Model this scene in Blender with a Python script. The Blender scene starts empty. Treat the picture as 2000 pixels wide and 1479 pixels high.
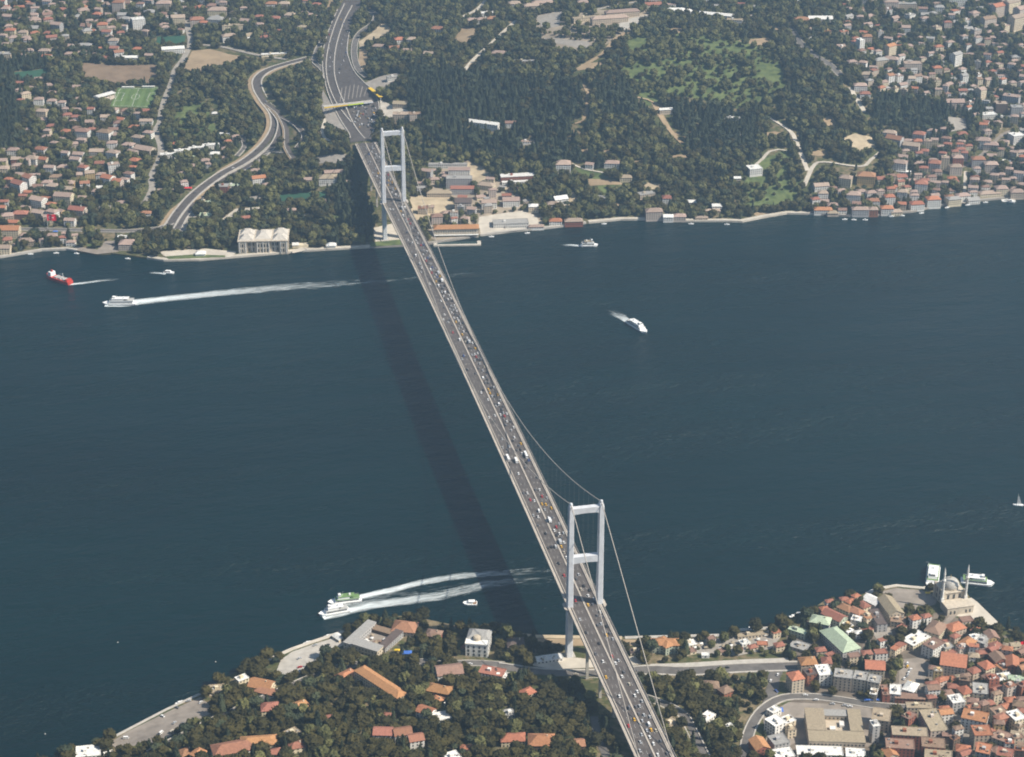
import bpy, bmesh, math, random
import numpy as np
from mathutils import Vector, Matrix, noise as mnoise
from mathutils.geometry import delaunay_2d_cdt

# ------------------------------------------------------------------ camera
W, H = 2000.0, 1479.0                       # photograph size used for pixel directions
CAM = np.array([-405.547, -1535.662, 1046.877])
YAW, PIT, ROL, FOC = 0.2162505, 0.4460867, 0.000257, 3949.53
FWD = np.array([math.sin(YAW)*math.cos(PIT), math.cos(YAW)*math.cos(PIT), -math.sin(PIT)])
RGT = np.array([math.cos(YAW), -math.sin(YAW), 0.0])
UPV = np.cross(RGT, FWD)
RR = RGT*math.cos(ROL)+UPV*math.sin(ROL); UU = -RGT*math.sin(ROL)+UPV*math.cos(ROL)
sc = bpy.context.scene
cd = bpy.data.cameras.new('camera'); cam = bpy.data.objects.new('camera', cd)
sc.collection.objects.link(cam); sc.camera = cam
cd.sensor_fit = 'HORIZONTAL'; cd.sensor_width = 36.0; cd.lens = FOC/W*36.0
cd.clip_start = 5.0; cd.clip_end = 60000.0
m = Matrix.Identity(4)
for i in range(3):
    m[i][0] = RR[i]; m[i][1] = UU[i]; m[i][2] = -FWD[i]; m[i][3] = CAM[i]
cam.matrix_world = m

# ------------------------------------------------------------------ sky, sun, exposure
SUN_DIR = Vector((0.85, -0.50, 0)).normalized()          # towards the sun, on the ground
SUN_EL = math.radians(46)
world = bpy.data.worlds.new('World'); sc.world = world; world.use_nodes = True
nt = world.node_tree; nt.nodes.clear()
sky = nt.nodes.new('ShaderNodeTexSky'); sky.sky_type = 'NISHITA'; sky.sun_disc = False
sky.sun_elevation = SUN_EL; sky.sun_rotation = math.atan2(SUN_DIR.x, SUN_DIR.y)
sky.air_density = 1.0; sky.dust_density = 1.0; sky.ozone_density = 1.0
bg = nt.nodes.new('ShaderNodeBackground'); bg.inputs['Strength'].default_value = 0.06
wo = nt.nodes.new('ShaderNodeOutputWorld')
nt.links.new(sky.outputs[0], bg.inputs[0]); nt.links.new(bg.outputs[0], wo.inputs[0])
sl = bpy.data.lights.new('sun', 'SUN'); sl.energy = 4.9; sl.angle = math.radians(0.53); sl.color = (1.0, 0.91, 0.78)
so = bpy.data.objects.new('sun', sl); sc.collection.objects.link(so)
sdir = Vector((SUN_DIR.x*math.cos(SUN_EL), SUN_DIR.y*math.cos(SUN_EL), math.sin(SUN_EL)))
so.rotation_euler = sdir.to_track_quat('Z', 'Y').to_euler(); so.location = (800, -800, 1500)
sc.render.engine = 'CYCLES'; sc.cycles.filter_width = 1.9
sc.view_settings.view_transform = 'Standard'; sc.view_settings.look = 'None'
sc.view_settings.exposure = 0.94; sc.view_settings.gamma = 1.0
sc.view_settings.use_curve_mapping = False
HAZE_DENSITY = 0.00013

RND = random.Random(7)
NPR = np.random.default_rng(5)
COL = sc.collection

# ------------------------------------------------------------------ pixel directions and the ground
def ray(u, v):
    return FWD + RR*(u-W/2)/FOC - UU*(v-H/2)/FOC
def at(u, v, z=0.0):
    d = ray(u, v); return CAM + d*((z-CAM[2])/d[2])
FH = np.array([math.sin(YAW), math.cos(YAW)]); RH = np.array([math.cos(YAW), -math.sin(YAW)])
def st(x, y):
    dx, dy = x-CAM[0], y-CAM[1]
    return dx*RH[0]+dy*RH[1], dx*FH[0]+dy*FH[1]
def xy(s, t):
    return CAM[0]+s*RH[0]+t*FH[0], CAM[1]+s*RH[1]+t*FH[1]
def pix(x, y, z):
    dx, dy, dz = x-CAM[0], y-CAM[1], z-CAM[2]
    q = dx*FWD[0]+dy*FWD[1]+dz*FWD[2]
    return (W/2+FOC*(dx*RR[0]+dy*RR[1]+dz*RR[2])/q, H/2-FOC*(dx*UU[0]+dy*UU[1]+dz*UU[2])/q)

FAR_SHORE = [(-420,560),(-200,540),(0,505),(82,491),(130,489),(190,499),(217,497),(287,506),(320,511),(390,510),(500,501),(597,492),(720,485),(792,482),(847,477),(938,462),(1000,454),(1075,447),(1150,437),(1212,431),(1260,431),(1332,434),(1412,434),(1450,435),(1500,425),(1537,419),(1582,420),(1660,424),(1707,424),(1725,420),(1780,416),(1835,404),(1875,400),(1912,394),(2000,386),(2200,372),(2500,360)]
NEAR_SHORE = [(-350,1700),(112,1478),(225,1441),(325,1389),(390,1359),(462,1316),(500,1302),(567,1271),(610,1256),(670,1236),(690,1221),(745,1209),(795,1206),(850,1217),(900,1228),(1000,1240),(1050,1245),(1105,1246),(1217,1248),(1332,1245),(1420,1243),(1426,1234),(1500,1229),(1555,1207),(1582,1196),(1607,1179),(1685,1164),(1720,1151),(1750,1146),(1802,1151),(1827,1146),(1839,1139),(1858,1133),(1870,1134),(1894,1171),(1908,1181),(1955,1227),(1997,1241),(2150,1275),(2500,1330)]
def shore_st(L):
    a = np.array([st(*at(u, v, 0)[:2]) for u, v in L])
    for i in range(1, len(a)):
        a[i, 0] = max(a[i, 0], a[i-1, 0]+0.8)
    return a
FS = shore_st(FAR_SHORE); NS = shore_st(NEAR_SHORE)
FS = np.vstack([[FS[0]+(-9000, -300)], FS, [FS[-1]+(9000, 500)]])
NS = np.vstack([[NS[0]+(-9000, -1500)], NS, [NS[-1]+(9000, -300)]])
def t_far(s): return np.interp(s, FS[:, 0], FS[:, 1])
def t_near(s): return np.interp(s, NS[:, 0], NS[:, 1])

FAR_H = [(690,285,54),(712,290,52),(640,240,50),(680,215,60),(740,215,60),(660,150,68),(655,90,74),(670,20,82),(690,-60,92),
 (760,270,46),(770,330,30),(690,340,30),(700,420,12),(820,400,10),(900,440,4),(640,440,8),(600,380,16),(600,300,36),(590,230,48),(575,150,60),
 (850,250,62),(900,300,34),(900,350,18),(960,360,20),(1000,200,80),(1150,200,92),(1050,290,45),(1100,335,28),(1150,400,8),(1200,360,22),
 (800,100,84),(900,80,100),(860,160,88),(1000,90,112),(1120,60,128),(1250,55,134),(1400,40,132),(1280,120,122),(1350,180,95),(1450,200,82),(1300,300,42),(1400,330,35),(1470,340,30),(1500,390,10),(1380,410,6),
 (1550,120,118),(1600,60,125),(1620,170,98),(1700,230,66),(1650,300,42),(1700,350,24),(1760,300,34),(1850,200,62),(1900,280,34),(1950,340,14),(1800,380,9),(1990,200,50),(1950,100,90),(1800,90,104),(1990,10,122),(1700,20,130),
 (520,160,54),(500,120,62),(540,240,36),(450,180,48),(400,230,34),(480,310,16),(420,350,10),(350,430,5),(400,300,18),(470,400,7),(330,260,30),(300,330,18),(200,350,16),(260,420,6),
 (270,190,44),(160,190,46),(265,165,46),(100,250,34),(100,330,20),(50,420,8),(150,430,7),(30,380,14),(30,200,50),(100,100,66),(250,90,64),(400,100,64),(300,20,82),(100,10,88),(500,40,80),(560,60,76),(-150,300,40),(-150,100,80),(2150,300,30),(2150,100,90),(2200,0,120),(1500,-60,140),(1000,-60,125),(500,-60,95),(0,-60,100),(300,-150,110),(1200,-150,140),(2000,-150,140)]
NEAR_H = [(300,1455,12),(420,1400,10),(400,1479,22),(560,1400,16),(500,1440,24),(600,1450,30),(700,1400,24),(730,1340,14),(650,1340,12),(760,1300,7),(850,1330,11),(940,1310,7),(900,1400,27),(900,1479,40),(1000,1400,30),(1050,1450,40),(1000,1340,14),(1110,1290,4),(1110,1340,12),(1150,1400,32),(1220,1460,40),(1200,1310,4),(1320,1300,4),(1320,1360,11),(1380,1410,12),(1330,1470,26),(1450,1420,9),(1480,1300,4),(1520,1370,5),(1560,1290,3),(1700,1300,4),(1650,1380,5),(1600,1460,8),(1750,1450,9),(1800,1350,5),(1850,1250,3),(1900,1300,4),(1980,1340,7),(1950,1450,12),(1760,1190,3),(1860,1180,3),(1660,1230,3),
 (300,1600,45),(700,1600,60),(1100,1600,60),(1400,1600,40),(1800,1600,20),(2100,1500,20),(100,1700,60),(800,1800,80),(1500,1800,60),(2100,1700,50)]
class Field:
    def __init__(self, ctrl, shore, sgn, s0, s1, t0, t1, res):
        P = []; Z = []
        for u, v, z in ctrl:
            q = at(u, v, z); P.append(st(q[0], q[1])); Z.append(z)
        lo, hi = shore[1, 0], shore[-2, 0]
        for s in np.arange(lo, hi, 70):
            t = np.interp(s, shore[:, 0], shore[:, 1])
            P += [(s, t-sgn*25), (s, t+sgn*6), (s, t+sgn*26)]; Z += [2.2, 2.2, 3.2]
        P = np.array(P)/1000.0; Z = np.array(Z, float); n = len(P)
        def ker(r2): return 0.5*r2*np.log(np.maximum(r2, 1e-12))
        D = ((P[:, None]-P[None])**2).sum(-1)
        A = np.zeros((n+3, n+3)); A[:n, :n] = ker(D)+np.eye(n)*2e-4
        A[:n, n] = 1; A[:n, n+1:] = P; A[n, :n] = 1; A[n+1:, :n] = P.T
        w = np.linalg.solve(A, np.concatenate([Z, np.zeros(3)]))
        self.s0, self.t0, self.res = s0, t0, res
        S = np.arange(s0, s1, res); T = np.arange(t0, t1, res)
        G = np.zeros((len(S), len(T)))
        tt = T/1000.0
        for i, s in enumerate(S):
            r2 = (s/1000.0-P[:, 0][:, None])**2+(tt[None]-P[:, 1][:, None])**2
            G[i] = (w[:n, None]*ker(r2)).sum(0)+w[n]+w[n+1]*s/1000.0+w[n+2]*tt
            ts = np.interp(s, shore[:, 0], shore[:, 1]); d = sgn*(T-ts)
            f = np.clip(d/40.0, 0, 1)
            G[i] = np.clip(G[i], 2.2, 150)*f+2.2*(1-f)
        self.G = G
    def __call__(self, s, t):
        a = np.clip((np.asarray(s, float)-self.s0)/self.res, 0, self.G.shape[0]-1.001)
        b = np.clip((np.asarray(t, float)-self.t0)/self.res, 0, self.G.shape[1]-1.001)
        i = a.astype(int); j = b.astype(int); a = a-i; b = b-j; G = self.G
        return G[i, j]*(1-a)*(1-b)+G[i+1, j]*a*(1-b)+G[i, j+1]*(1-a)*b+G[i+1, j+1]*a*b
FF = Field(FAR_H, FS, 1, -1400, 1700, 2200, 4300, 10)
NF = Field(NEAR_H, NS, -1, -800, 900, 700, 2000, 8)
def hgt_st(s, t):
    s = np.asarray(s, float); t = np.asarray(t, float)
    return np.where(t > 2100, np.where(t >= t_far(s)-0.5, FF(s, t), -3.0), np.where(t <= t_near(s)+0.5, NF(s, t), -3.0))
def hgt(x, y):
    return hgt_st(*st(np.asarray(x, float), np.asarray(y, float)))
def ground(u, v, h=0.0):
    """first point where the line of sight meets the ground raised by h"""
    d = ray(u, v); hd = math.hypot(d[0], d[1])
    T = np.arange(1200, 7000, 4.0)/hd
    X = CAM[0]+d[0]*T; Y = CAM[1]+d[1]*T; Z = CAM[2]+d[2]*T
    g = np.maximum(hgt(X, Y), 0.0)+h
    k = int(np.argmax(Z <= g))
    if k == 0: k = len(T)-1
    e0, e1 = Z[k-1]-g[k-1], Z[k]-g[k]
    f = e0/(e0-e1) if e0 != e1 else 0
    t = T[k-1]+f*(T[k]-T[k-1])
    q = CAM+d*t
    return Vector((q[0], q[1], q[2]-h))
def hz(x, y): return float(hgt(x, y))

# ------------------------------------------------------------------ materials
MATS = {}
def mat(name, col, rough=0.85, var=0.12, scale=0.35, rnd=0.0, spec=0.2, col2=None, metal=0.0, bump=0.0):
    if name in MATS: return MATS[name]
    M = bpy.data.materials.new(name); M.use_nodes = True; T = M.node_tree; N = T.nodes; L = T.links
    b = N['Principled BSDF']; b.inputs['Roughness'].default_value = rough
    b.inputs['Specular IOR Level'].default_value = spec; b.inputs['Metallic'].default_value = metal
    c2 = col2 or tuple(max(0, x*(1-2*var)) for x in col)
    tc = N.new('ShaderNodeTexCoord'); nz = N.new('ShaderNodeTexNoise')
    nz.inputs['Scale'].default_value = scale; nz.inputs['Detail'].default_value = 5
    L.new(tc.outputs['Object'], nz.inputs['Vector'])
    rp = N.new('ShaderNodeValToRGB'); rp.color_ramp.elements[0].position = 0.35; rp.color_ramp.elements[1].position = 0.65
    rp.color_ramp.elements[0].color = (*c2, 1); rp.color_ramp.elements[1].color = (*col, 1)
    L.new(nz.outputs['Fac'], rp.inputs['Fac']); out = rp.outputs['Color']
    if rnd:
        oi = N.new('ShaderNodeObjectInfo'); mr = N.new('ShaderNodeMapRange')
        mr.inputs['To Min'].default_value = 1-rnd; mr.inputs['To Max'].default_value = 1+rnd
        L.new(oi.outputs['Random'], mr.inputs['Value'])
        hs = N.new('ShaderNodeHueSaturation'); L.new(mr.outputs[0], hs.inputs['Value']); L.new(out, hs.inputs['Color'])
        m2 = N.new('ShaderNodeMath'); m2.operation = 'MULTIPLY'; m2.inputs[1].default_value = 7.31
        fr = N.new('ShaderNodeMath'); fr.operation = 'FRACT'
        L.new(oi.outputs['Random'], m2.inputs[0]); L.new(m2.outputs[0], fr.inputs[0])
        m3 = N.new('ShaderNodeMapRange'); m3.inputs['To Min'].default_value = 0.5-0.03*rnd/0.3; m3.inputs['To Max'].default_value = 0.5+0.03*rnd/0.3
        L.new(fr.outputs[0], m3.inputs['Value']); L.new(m3.outputs[0], hs.inputs['Hue']); out = hs.outputs['Color']
    L.new(out, b.inputs['Base Color'])
    if bump:
        bp = N.new('ShaderNodeBump'); bp.inputs['Strength'].default_value = bump; bp.inputs['Distance'].default_value = 0.3
        L.new(nz.outputs['Fac'], bp.inputs['Height']); L.new(bp.outputs[0], b.inputs['Normal'])
    MATS[name] = M; return M

ASPH = mat('asphalt', (0.108, 0.095, 0.088), 0.9, 0.15, 0.15)
ASPH2 = mat('street asphalt', (0.15, 0.138, 0.128), 0.9, 0.15, 0.12)
CONC = mat('pale concrete', (0.46, 0.43, 0.38), 0.9, 0.1, 0.2)
CONC2 = mat('weathered concrete', (0.34, 0.31, 0.27), 0.9, 0.12, 0.15)
PAVE = mat('paving', (0.30, 0.26, 0.22), 0.9, 0.14, 0.1)
PALEP = mat('pale paving', (0.55, 0.50, 0.42), 0.9, 0.1, 0.1)
EARTH = mat('dry earth', (0.36, 0.27, 0.17), 0.95, 0.12, 0.06)
SAND = mat('sandy earth', (0.50, 0.41, 0.28), 0.95, 0.14, 0.08)
BROWNF = mat('brown field', (0.235, 0.17, 0.115), 0.95, 0.12, 0.06)
GRASS = mat('meadow grass', (0.135, 0.165, 0.06), 0.95, 0.22, 0.09, col2=(0.06, 0.085, 0.03))
TURF = mat('turf', (0.10, 0.155, 0.05), 0.95, 0.1, 0.05)
COURT = mat('green court', (0.035, 0.10, 0.06), 0.9, 0.1, 0.05)
LINE = mat('white paint', (0.75, 0.75, 0.72), 0.7, 0.04)
YEL = mat('yellow paint', (0.75, 0.50, 0.04), 0.6, 0.05)
LIME = mat('lime green paint', (0.55, 0.68, 0.05), 0.6, 0.05)
REDC = mat('red cloth', (0.62, 0.015, 0.03), 0.8, 0.06)
BLUEC = mat('blue cloth', (0.06, 0.16, 0.52), 0.7, 0.06)
STEEL = mat('light grey painted steel', (0.60, 0.615, 0.64), 0.45, 0.08, 0.22, spec=0.4)
DSTEEL = mat('grey girder paint', (0.40, 0.39, 0.37), 0.6, 0.1, 0.1)
WALK = mat('walkway surface', (0.43, 0.385, 0.33), 0.85, 0.08, 0.12)
CABLE = mat('cable wrapping', (0.42, 0.38, 0.33), 0.6, 0.05)
GLASS = mat('dark window glass', (0.045, 0.05, 0.055), 0.15, 0.1, spec=0.6)
TYRE = mat('tyre rubber', (0.02, 0.02, 0.02), 0.9)
LEAD = mat('lead sheet', (0.44, 0.42, 0.38), 0.6, 0.12)
GOLD = mat('gilded finial', (0.7, 0.48, 0.12), 0.35, 0.05, metal=0.6)
STONE = mat('honey stone', (0.56, 0.49, 0.39), 0.9, 0.12, 0.25)
BARK = mat('bark', (0.10, 0.075, 0.05), 0.95, 0.2, 1.5)
WALLS = {'w': ('white', (0.74, 0.72, 0.67)), 'c': ('cream', (0.66, 0.57, 0.41)), 'b': ('beige', (0.52, 0.44, 0.34)), 'p': ('pink', (0.56, 0.475, 0.405)),
         'g': ('grey', (0.42, 0.41, 0.40)), 'o': ('ochre', (0.58, 0.42, 0.20)), 'k': ('brick red', (0.30, 0.12, 0.075)), 'n': ('pale green', (0.42, 0.46, 0.36)), 'd': ('dark brown', (0.16, 0.11, 0.08))}
ROOFS = {'r': ('terracotta', (0.34, 0.165, 0.105)), 'o': ('orange tiled', (0.43, 0.20, 0.105)), 'b': ('brown tiled', (0.28, 0.185, 0.135)), 'g': ('grey', (0.36, 0.35, 0.33)),
         'w': ('white', (0.78, 0.77, 0.73)), 'd': ('dark', (0.13, 0.10, 0.09)), 'n': ('pale green', (0.44, 0.52, 0.38)), 't': ('tan', (0.37, 0.305, 0.215)), 'q': ('pale tiled', (0.40, 0.305, 0.245))}
for k, (n, c) in WALLS.items(): mat('wall '+n, c, 0.9, 0.07, 0.3, rnd=0.08)
for k, (n, c) in ROOFS.items(): mat('roof '+n, c, 0.85, 0.16, 0.7, rnd=0.16 if k in 'robq' else 0.06)
def WM(k): return MATS['wall '+WALLS[k][0]]
def RM(k): return MATS['roof '+ROOFS[k][0]]

# ------------------------------------------------------------------ mesh helpers
class MB:
    def __init__(s): s.v = []; s.f = []; s.m = []
    def add(s, vs, fs, mi=0):
        o = len(s.v); s.v += [tuple(p) for p in vs]; s.f += [tuple(i+o for i in f) for f in fs]; s.m += [mi]*len(fs)
    def box(s, x0, x1, y0, y1, z0, z1, mi=0, T=None):
        vs = [(x0,y0,z0),(x1,y0,z0),(x1,y1,z0),(x0,y1,z0),(x0,y0,z1),(x1,y0,z1),(x1,y1,z1),(x0,y1,z1)]
        if T: vs = [T(p) for p in vs]
        s.add(vs, [(0,3,2,1),(4,5,6,7),(0,1,5,4),(1,2,6,5),(2,3,7,6),(3,0,4,7)], mi)
    def frust(s, a, b, z0, z1, mi=0, c=(0, 0)):
        """tapered box: half sizes a=(ax,ay) at z0 and b at z1"""
        x, y = c
        vs = [(x-a[0],y-a[1],z0),(x+a[0],y-a[1],z0),(x+a[0],y+a[1],z0),(x-a[0],y+a[1],z0),(x-b[0],y-b[1],z1),(x+b[0],y-b[1],z1),(x+b[0],y+b[1],z1),(x-b[0],y+b[1],z1)]
        s.add(vs, [(0,3,2,1),(4,5,6,7),(0,1,5,4),(1,2,6,5),(2,3,7,6),(3,0,4,7)], mi)
    def tube(s, pts, r, n=6, mi=0, cap=True):
        pts = [Vector(p) for p in pts]; rings = []
        for i, p in enumerate(pts):
            d = (pts[min(i+1, len(pts)-1)]-pts[max(i-1, 0)]).normalized()
            a = Vector((0, 0, 1)) if abs(d.z) < 0.9 else Vector((1, 0, 0))
            e1 = d.cross(a).normalized(); e2 = d.cross(e1)
            rr = r[i] if isinstance(r, (list, tuple)) else r
            rings.append([p+e1*rr*math.cos(2*math.pi*k/n)+e2*rr*math.sin(2*math.pi*k/n) for k in range(n)])
        vs = [q for R in rings for q in R]; fs = []
        for i in range(len(pts)-1):
            for k in range(n):
                fs.append((i*n+k, i*n+(k+1) % n, (i+1)*n+(k+1) % n, (i+1)*n+k))
        if cap: fs += [tuple(range(n)), tuple(range(len(vs)-1, len(vs)-n-1, -1))]
        s.add(vs, fs, mi)
    def lathe(s, prof, n=12, mi=0, c=(0, 0)):
        vs = []; fs = []
        for r, z in prof: vs += [(c[0]+r*math.cos(2*math.pi*k/n), c[1]+r*math.sin(2*math.pi*k/n), z) for k in range(n)]
        for i in range(len(prof)-1):
            for k in range(n): fs.append((i*n+k, i*n+(k+1) % n, (i+1)*n+(k+1) % n, (i+1)*n+k))
        s.add(vs, fs, mi)
    def build(s, name, mats, parent=None, smooth=False, loc=None, rz=0.0):
        me = bpy.data.meshes.new(name); me.from_pydata(s.v, [], s.f)
        ms = mats if isinstance(mats, (list, tuple)) else [mats]
        for q in ms: me.materials.append(q)
        if len(ms) > 1: me.polygons.foreach_set('material_index', s.m)
        if smooth: me.polygons.foreach_set('use_smooth', [True]*len(s.f))
        me.update()
        return link(name, me, parent, loc, rz)
def link(name, data, parent=None, loc=None, rz=0.0):
    o = bpy.data.objects.new(name, data); COL.objects.link(o)
    if parent: o.parent = parent
    if loc is not None: o.location = loc
    if rz: o.rotation_euler = (0, 0, rz)
    return o
def tag(o, label=None, cat=None, group=None, kind=None):
    if label: o['label'] = label
    if cat: o['category'] = cat
    if group: o['group'] = group
    if kind: o['kind'] = kind
    return o
def empty(name, loc, rz=0.0): return link(name, None, None, loc, rz)
def mesh_obj(name, V, F, mtl, parent=None):
    me = bpy.data.meshes.new(name); me.from_pydata([tuple(p) for p in V], [], [tuple(f) for f in F])
    me.materials.append(mtl); me.update(); return link(name, me, parent)

# ------------------------------------------------------------------ occupancy grids (where trees may not grow)
class Occ:
    def __init__(s, s0, s1, t0, t1, res=2.0):
        s.s0, s.t0, s.res = s0, t0, res
        s.g = np.zeros((int((s1-s0)/res), int((t1-t0)/res)), np.uint8)
    def poly(s, pts, val):
        P = np.array(pts); lo = np.maximum(((P.min(0)-(s.s0, s.t0))/s.res).astype(int)-1, 0)
        hi = np.minimum(((P.max(0)-(s.s0, s.t0))/s.res).astype(int)+2, s.g.shape)
        if (hi <= lo).any(): return
        X, Y = np.meshgrid(s.s0+(np.arange(lo[0], hi[0])+.5)*s.res, s.t0+(np.arange(lo[1], hi[1])+.5)*s.res, indexing='ij')
        ins = np.zeros(X.shape, bool); n = len(P)
        for i in range(n):
            a, b = P[i], P[(i+1) % n]
            if a[1] == b[1]: continue
            c = ((a[1] > Y) != (b[1] > Y)) & (X < (b[0]-a[0])*(Y-a[1])/(b[1]-a[1])+a[0]); ins ^= c
        q = s.g[lo[0]:hi[0], lo[1]:hi[1]]; q[ins] = np.maximum(q[ins], val)
    def get(s, a, b):
        i = ((np.asarray(a)-s.s0)/s.res).astype(int); j = ((np.asarray(b)-s.t0)/s.res).astype(int)
        ok = (i >= 0) & (j >= 0) & (i < s.g.shape[0]) & (j < s.g.shape[1])
        return np.where(ok, s.g[np.clip(i, 0, s.g.shape[0]-1), np.clip(j, 0, s.g.shape[1]-1)], 0)
OF = Occ(-1300, 1600, 2250, 4300); ON = Occ(-900, 900, 1000, 1950)
def occ_poly(pts, val):
    P = [st(p[0], p[1]) for p in pts]
    (OF if np.mean([p[1] for p in P]) > 2150 else ON).poly(P, val)

# ------------------------------------------------------------------ water
def water_mat():
    M = bpy.data.materials.new('sea water'); M.use_nodes = True; T = M.node_tree; N = T.nodes; L = T.links
    b = N['Principled BSDF']; b.inputs['Base Color'].default_value = (0.004, 0.030, 0.036, 1)
    b.inputs['Roughness'].default_value = 0.16; b.inputs['IOR'].default_value = 1.333; b.inputs['Specular IOR Level'].default_value = 0.27
    g = N.new('ShaderNodeNewGeometry')
    def nz(scale, det, rot, sx):
        mp = N.new('ShaderNodeMapping'); mp.inputs['Rotation'].default_value = (0, 0, rot); mp.inputs['Scale'].default_value = (sx, 1, 1)
        n = N.new('ShaderNodeTexNoise'); n.inputs['Scale'].default_value = scale; n.inputs['Detail'].default_value = det
        n.inputs['Roughness'].default_value = 0.6
        L.new(g.outputs['Position'], mp.inputs[0]); L.new(mp.outputs[0], n.inputs['Vector']); return n.outputs['Fac']
    a = nz(0.17, 6, 0.5, 0.6); c = nz(0.024, 5, -0.45, 0.35)
    big = nz(0.0035, 3, 0.3, 0.4)
    mx = N.new('ShaderNodeMath'); mx.operation = 'MULTIPLY_ADD'; mx.inputs[1].default_value = 3.5
    L.new(c, mx.inputs[0]); L.new(a, mx.inputs[2])
    bp = N.new('ShaderNodeBump'); bp.inputs['Distance'].default_value = 4.5
    L.new(mx.outputs[0], bp.inputs['Height']); L.new(bp.outputs[0], b.inputs['Normal'])
    wind = nz(0.0065, 4, -0.35, 0.25)
    wr_ = N.new('ShaderNodeMapRange'); wr_.inputs['From Min'].default_value = 0.35; wr_.inputs['From Max'].default_value = 0.65; wr_.inputs['To Min'].default_value = 0.45; wr_.inputs['To Max'].default_value = 1.0
    L.new(wind, wr_.inputs['Value']); L.new(wr_.outputs[0], bp.inputs['Strength'])
    wq_ = N.new('ShaderNodeMapRange'); wq_.inputs['From Min'].default_value = 0.35; wq_.inputs['From Max'].default_value = 0.65; wq_.inputs['To Min'].default_value = 0.20; wq_.inputs['To Max'].default_value = 0.34
    L.new(wind, wq_.inputs['Value']); L.new(wq_.outputs[0], b.inputs['Roughness'])
    rp = N.new('ShaderNodeValToRGB'); rp.color_ramp.elements[0].position = 0.3; rp.color_ramp.elements[1].position = 0.7
    rp.color_ramp.elements[0].color = (0.0002, 0.0088, 0.0100, 1); rp.color_ramp.elements[1].color = (0.0004, 0.0140, 0.0155, 1)
    L.new(big, rp.inputs[0]); L.new(rp.outputs[0], b.inputs['Base Color'])
    return M
wq = [xy(-11500, -11500), xy(11500, -11500), xy(11500, 11500), xy(-11500, 11500)]
tag(mesh_obj('water', [(x, y, 0) for x, y in wq], [(0, 1, 2, 3)], water_mat()), kind='structure')

# ------------------------------------------------------------------ land
def land_mat():
    M = bpy.data.materials.new('rough ground'); M.use_nodes = True; T = M.node_tree; N = T.nodes; L = T.links
    b = N['Principled BSDF']; b.inputs['Roughness'].default_value = 0.95; b.inputs['Specular IOR Level'].default_value = 0.1
    g = N.new('ShaderNodeNewGeometry')
    def nz(sc_, d):
        n = N.new('ShaderNodeTexNoise'); n.inputs['Scale'].default_value = sc_; n.inputs['Detail'].default_value = d
        L.new(g.outputs['Position'], n.inputs['Vector']); return n.outputs['Fac']
    r = N.new('ShaderNodeValToRGB'); e = r.color_ramp.elements
    e[0].position = 0.30; e[0].color = (0.035, 0.05, 0.02, 1); e[1].position = 0.74; e[1].color = (0.30, 0.24, 0.155, 1)
    q = e.new(0.47); q.color = (0.075, 0.082, 0.034, 1); q = e.new(0.58); q.color = (0.17, 0.135, 0.08, 1)
    mx = N.new('ShaderNodeMix'); mx.data_type = 'FLOAT'; mx.inputs[0].default_value = 0.5
    L.new(nz(0.02, 4), mx.inputs[2]); L.new(nz(0.18, 5), mx.inputs[3]); L.new(mx.outputs[0], r.inputs[0])
    L.new(r.outputs[0], b.inputs['Base Color']); return M
LAND = land_mat()
def make_land(name, shore, tfun, fld, sgn, slo, shi, offs, step):
    S = sorted(set(list(np.arange(slo, shi, step))+[float(q) for q in shore[1:-1, 0] if slo < q < shi]))
    S = [slo-7500, slo-2500, slo-600]+S+[shi+600, shi+2500, shi+7500]
    V = []; F = []; n = len(offs)+1
    for s in S:
        ts = float(tfun(s)); x, y = xy(s, ts); V.append((x, y, -4.0))
        tt = ts+sgn*np.array(offs); zz = fld(np.full(len(offs), s), tt)
        for t, z in zip(tt, zz):
            x, y = xy(s, t); V.append((x, y, z))
    for i in range(len(S)-1):
        for j in range(n-1):
            q = (i*n+j, (i+1)*n+j, (i+1)*n+j+1, i*n+j+1); F.append(q if sgn > 0 else q[::-1])
    return tag(mesh_obj(name, V, F, LAND), kind='structure')
offs = [0, 3, 8, 14]+list(np.arange(22, 1500, 9))+[1600, 1800, 2200, 3000, 4500, 7000]
make_land('far_shore_terrain', FS, t_far, FF, 1, -900, 1350, offs, 9)
offs = [0, 3, 8]+list(np.arange(14, 520, 7))+[600, 700, 850, 1200, 2000, 3500, 8000, 12500]
make_land('near_shore_terrain', NS, t_near, NF, -1, -700, 760, offs, 7)

def sheet(name, px, mtl, lift=0.35, occ=2, kind='structure', step=8.0, world=False):
    P = [Vector(p) for p in px] if world else [ground(u, v) for u, v in px]
    B = []
    for i, a in enumerate(P):
        b = P[(i+1) % len(P)]; k = max(1, int((b-a).length/step))
        B += [a.lerp(b, j/k) for j in range(k)]
    occ_poly([(p.x, p.y) for p in B], occ)
    xs = [p.x for p in B]; ys = [p.y for p in B]
    inner = []
    poly = [(p.x, p.y) for p in B]
    def inside(x, y):
        c = False
        for i in range(len(poly)):
            x1, y1 = poly[i]; x2, y2 = poly[i-1]
            if (y1 > y) != (y2 > y) and x < (x2-x1)*(y-y1)/(y2-y1)+x1: c = not c
        return c
    for x in np.arange(min(xs), max(xs), step):
        for y in np.arange(min(ys), max(ys), step):
            if inside(x, y): inner.append(Vector((x, y)))
    V2 = [Vector((p.x, p.y)) for p in B]+inner; n = len(B)
    vs, _, fs, *_ = delaunay_2d_cdt(V2, [], [list(range(n))], 1, 1e-4)
    z = hgt([v.x for v in vs], [v.y for v in vs])
    V = [(v.x, v.y, max(float(q), 2.2)+lift) for v, q in zip(vs, z)]
    o = mesh_obj(name, V, fs, mtl)
    if kind: o['kind'] = kind
    return o
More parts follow.
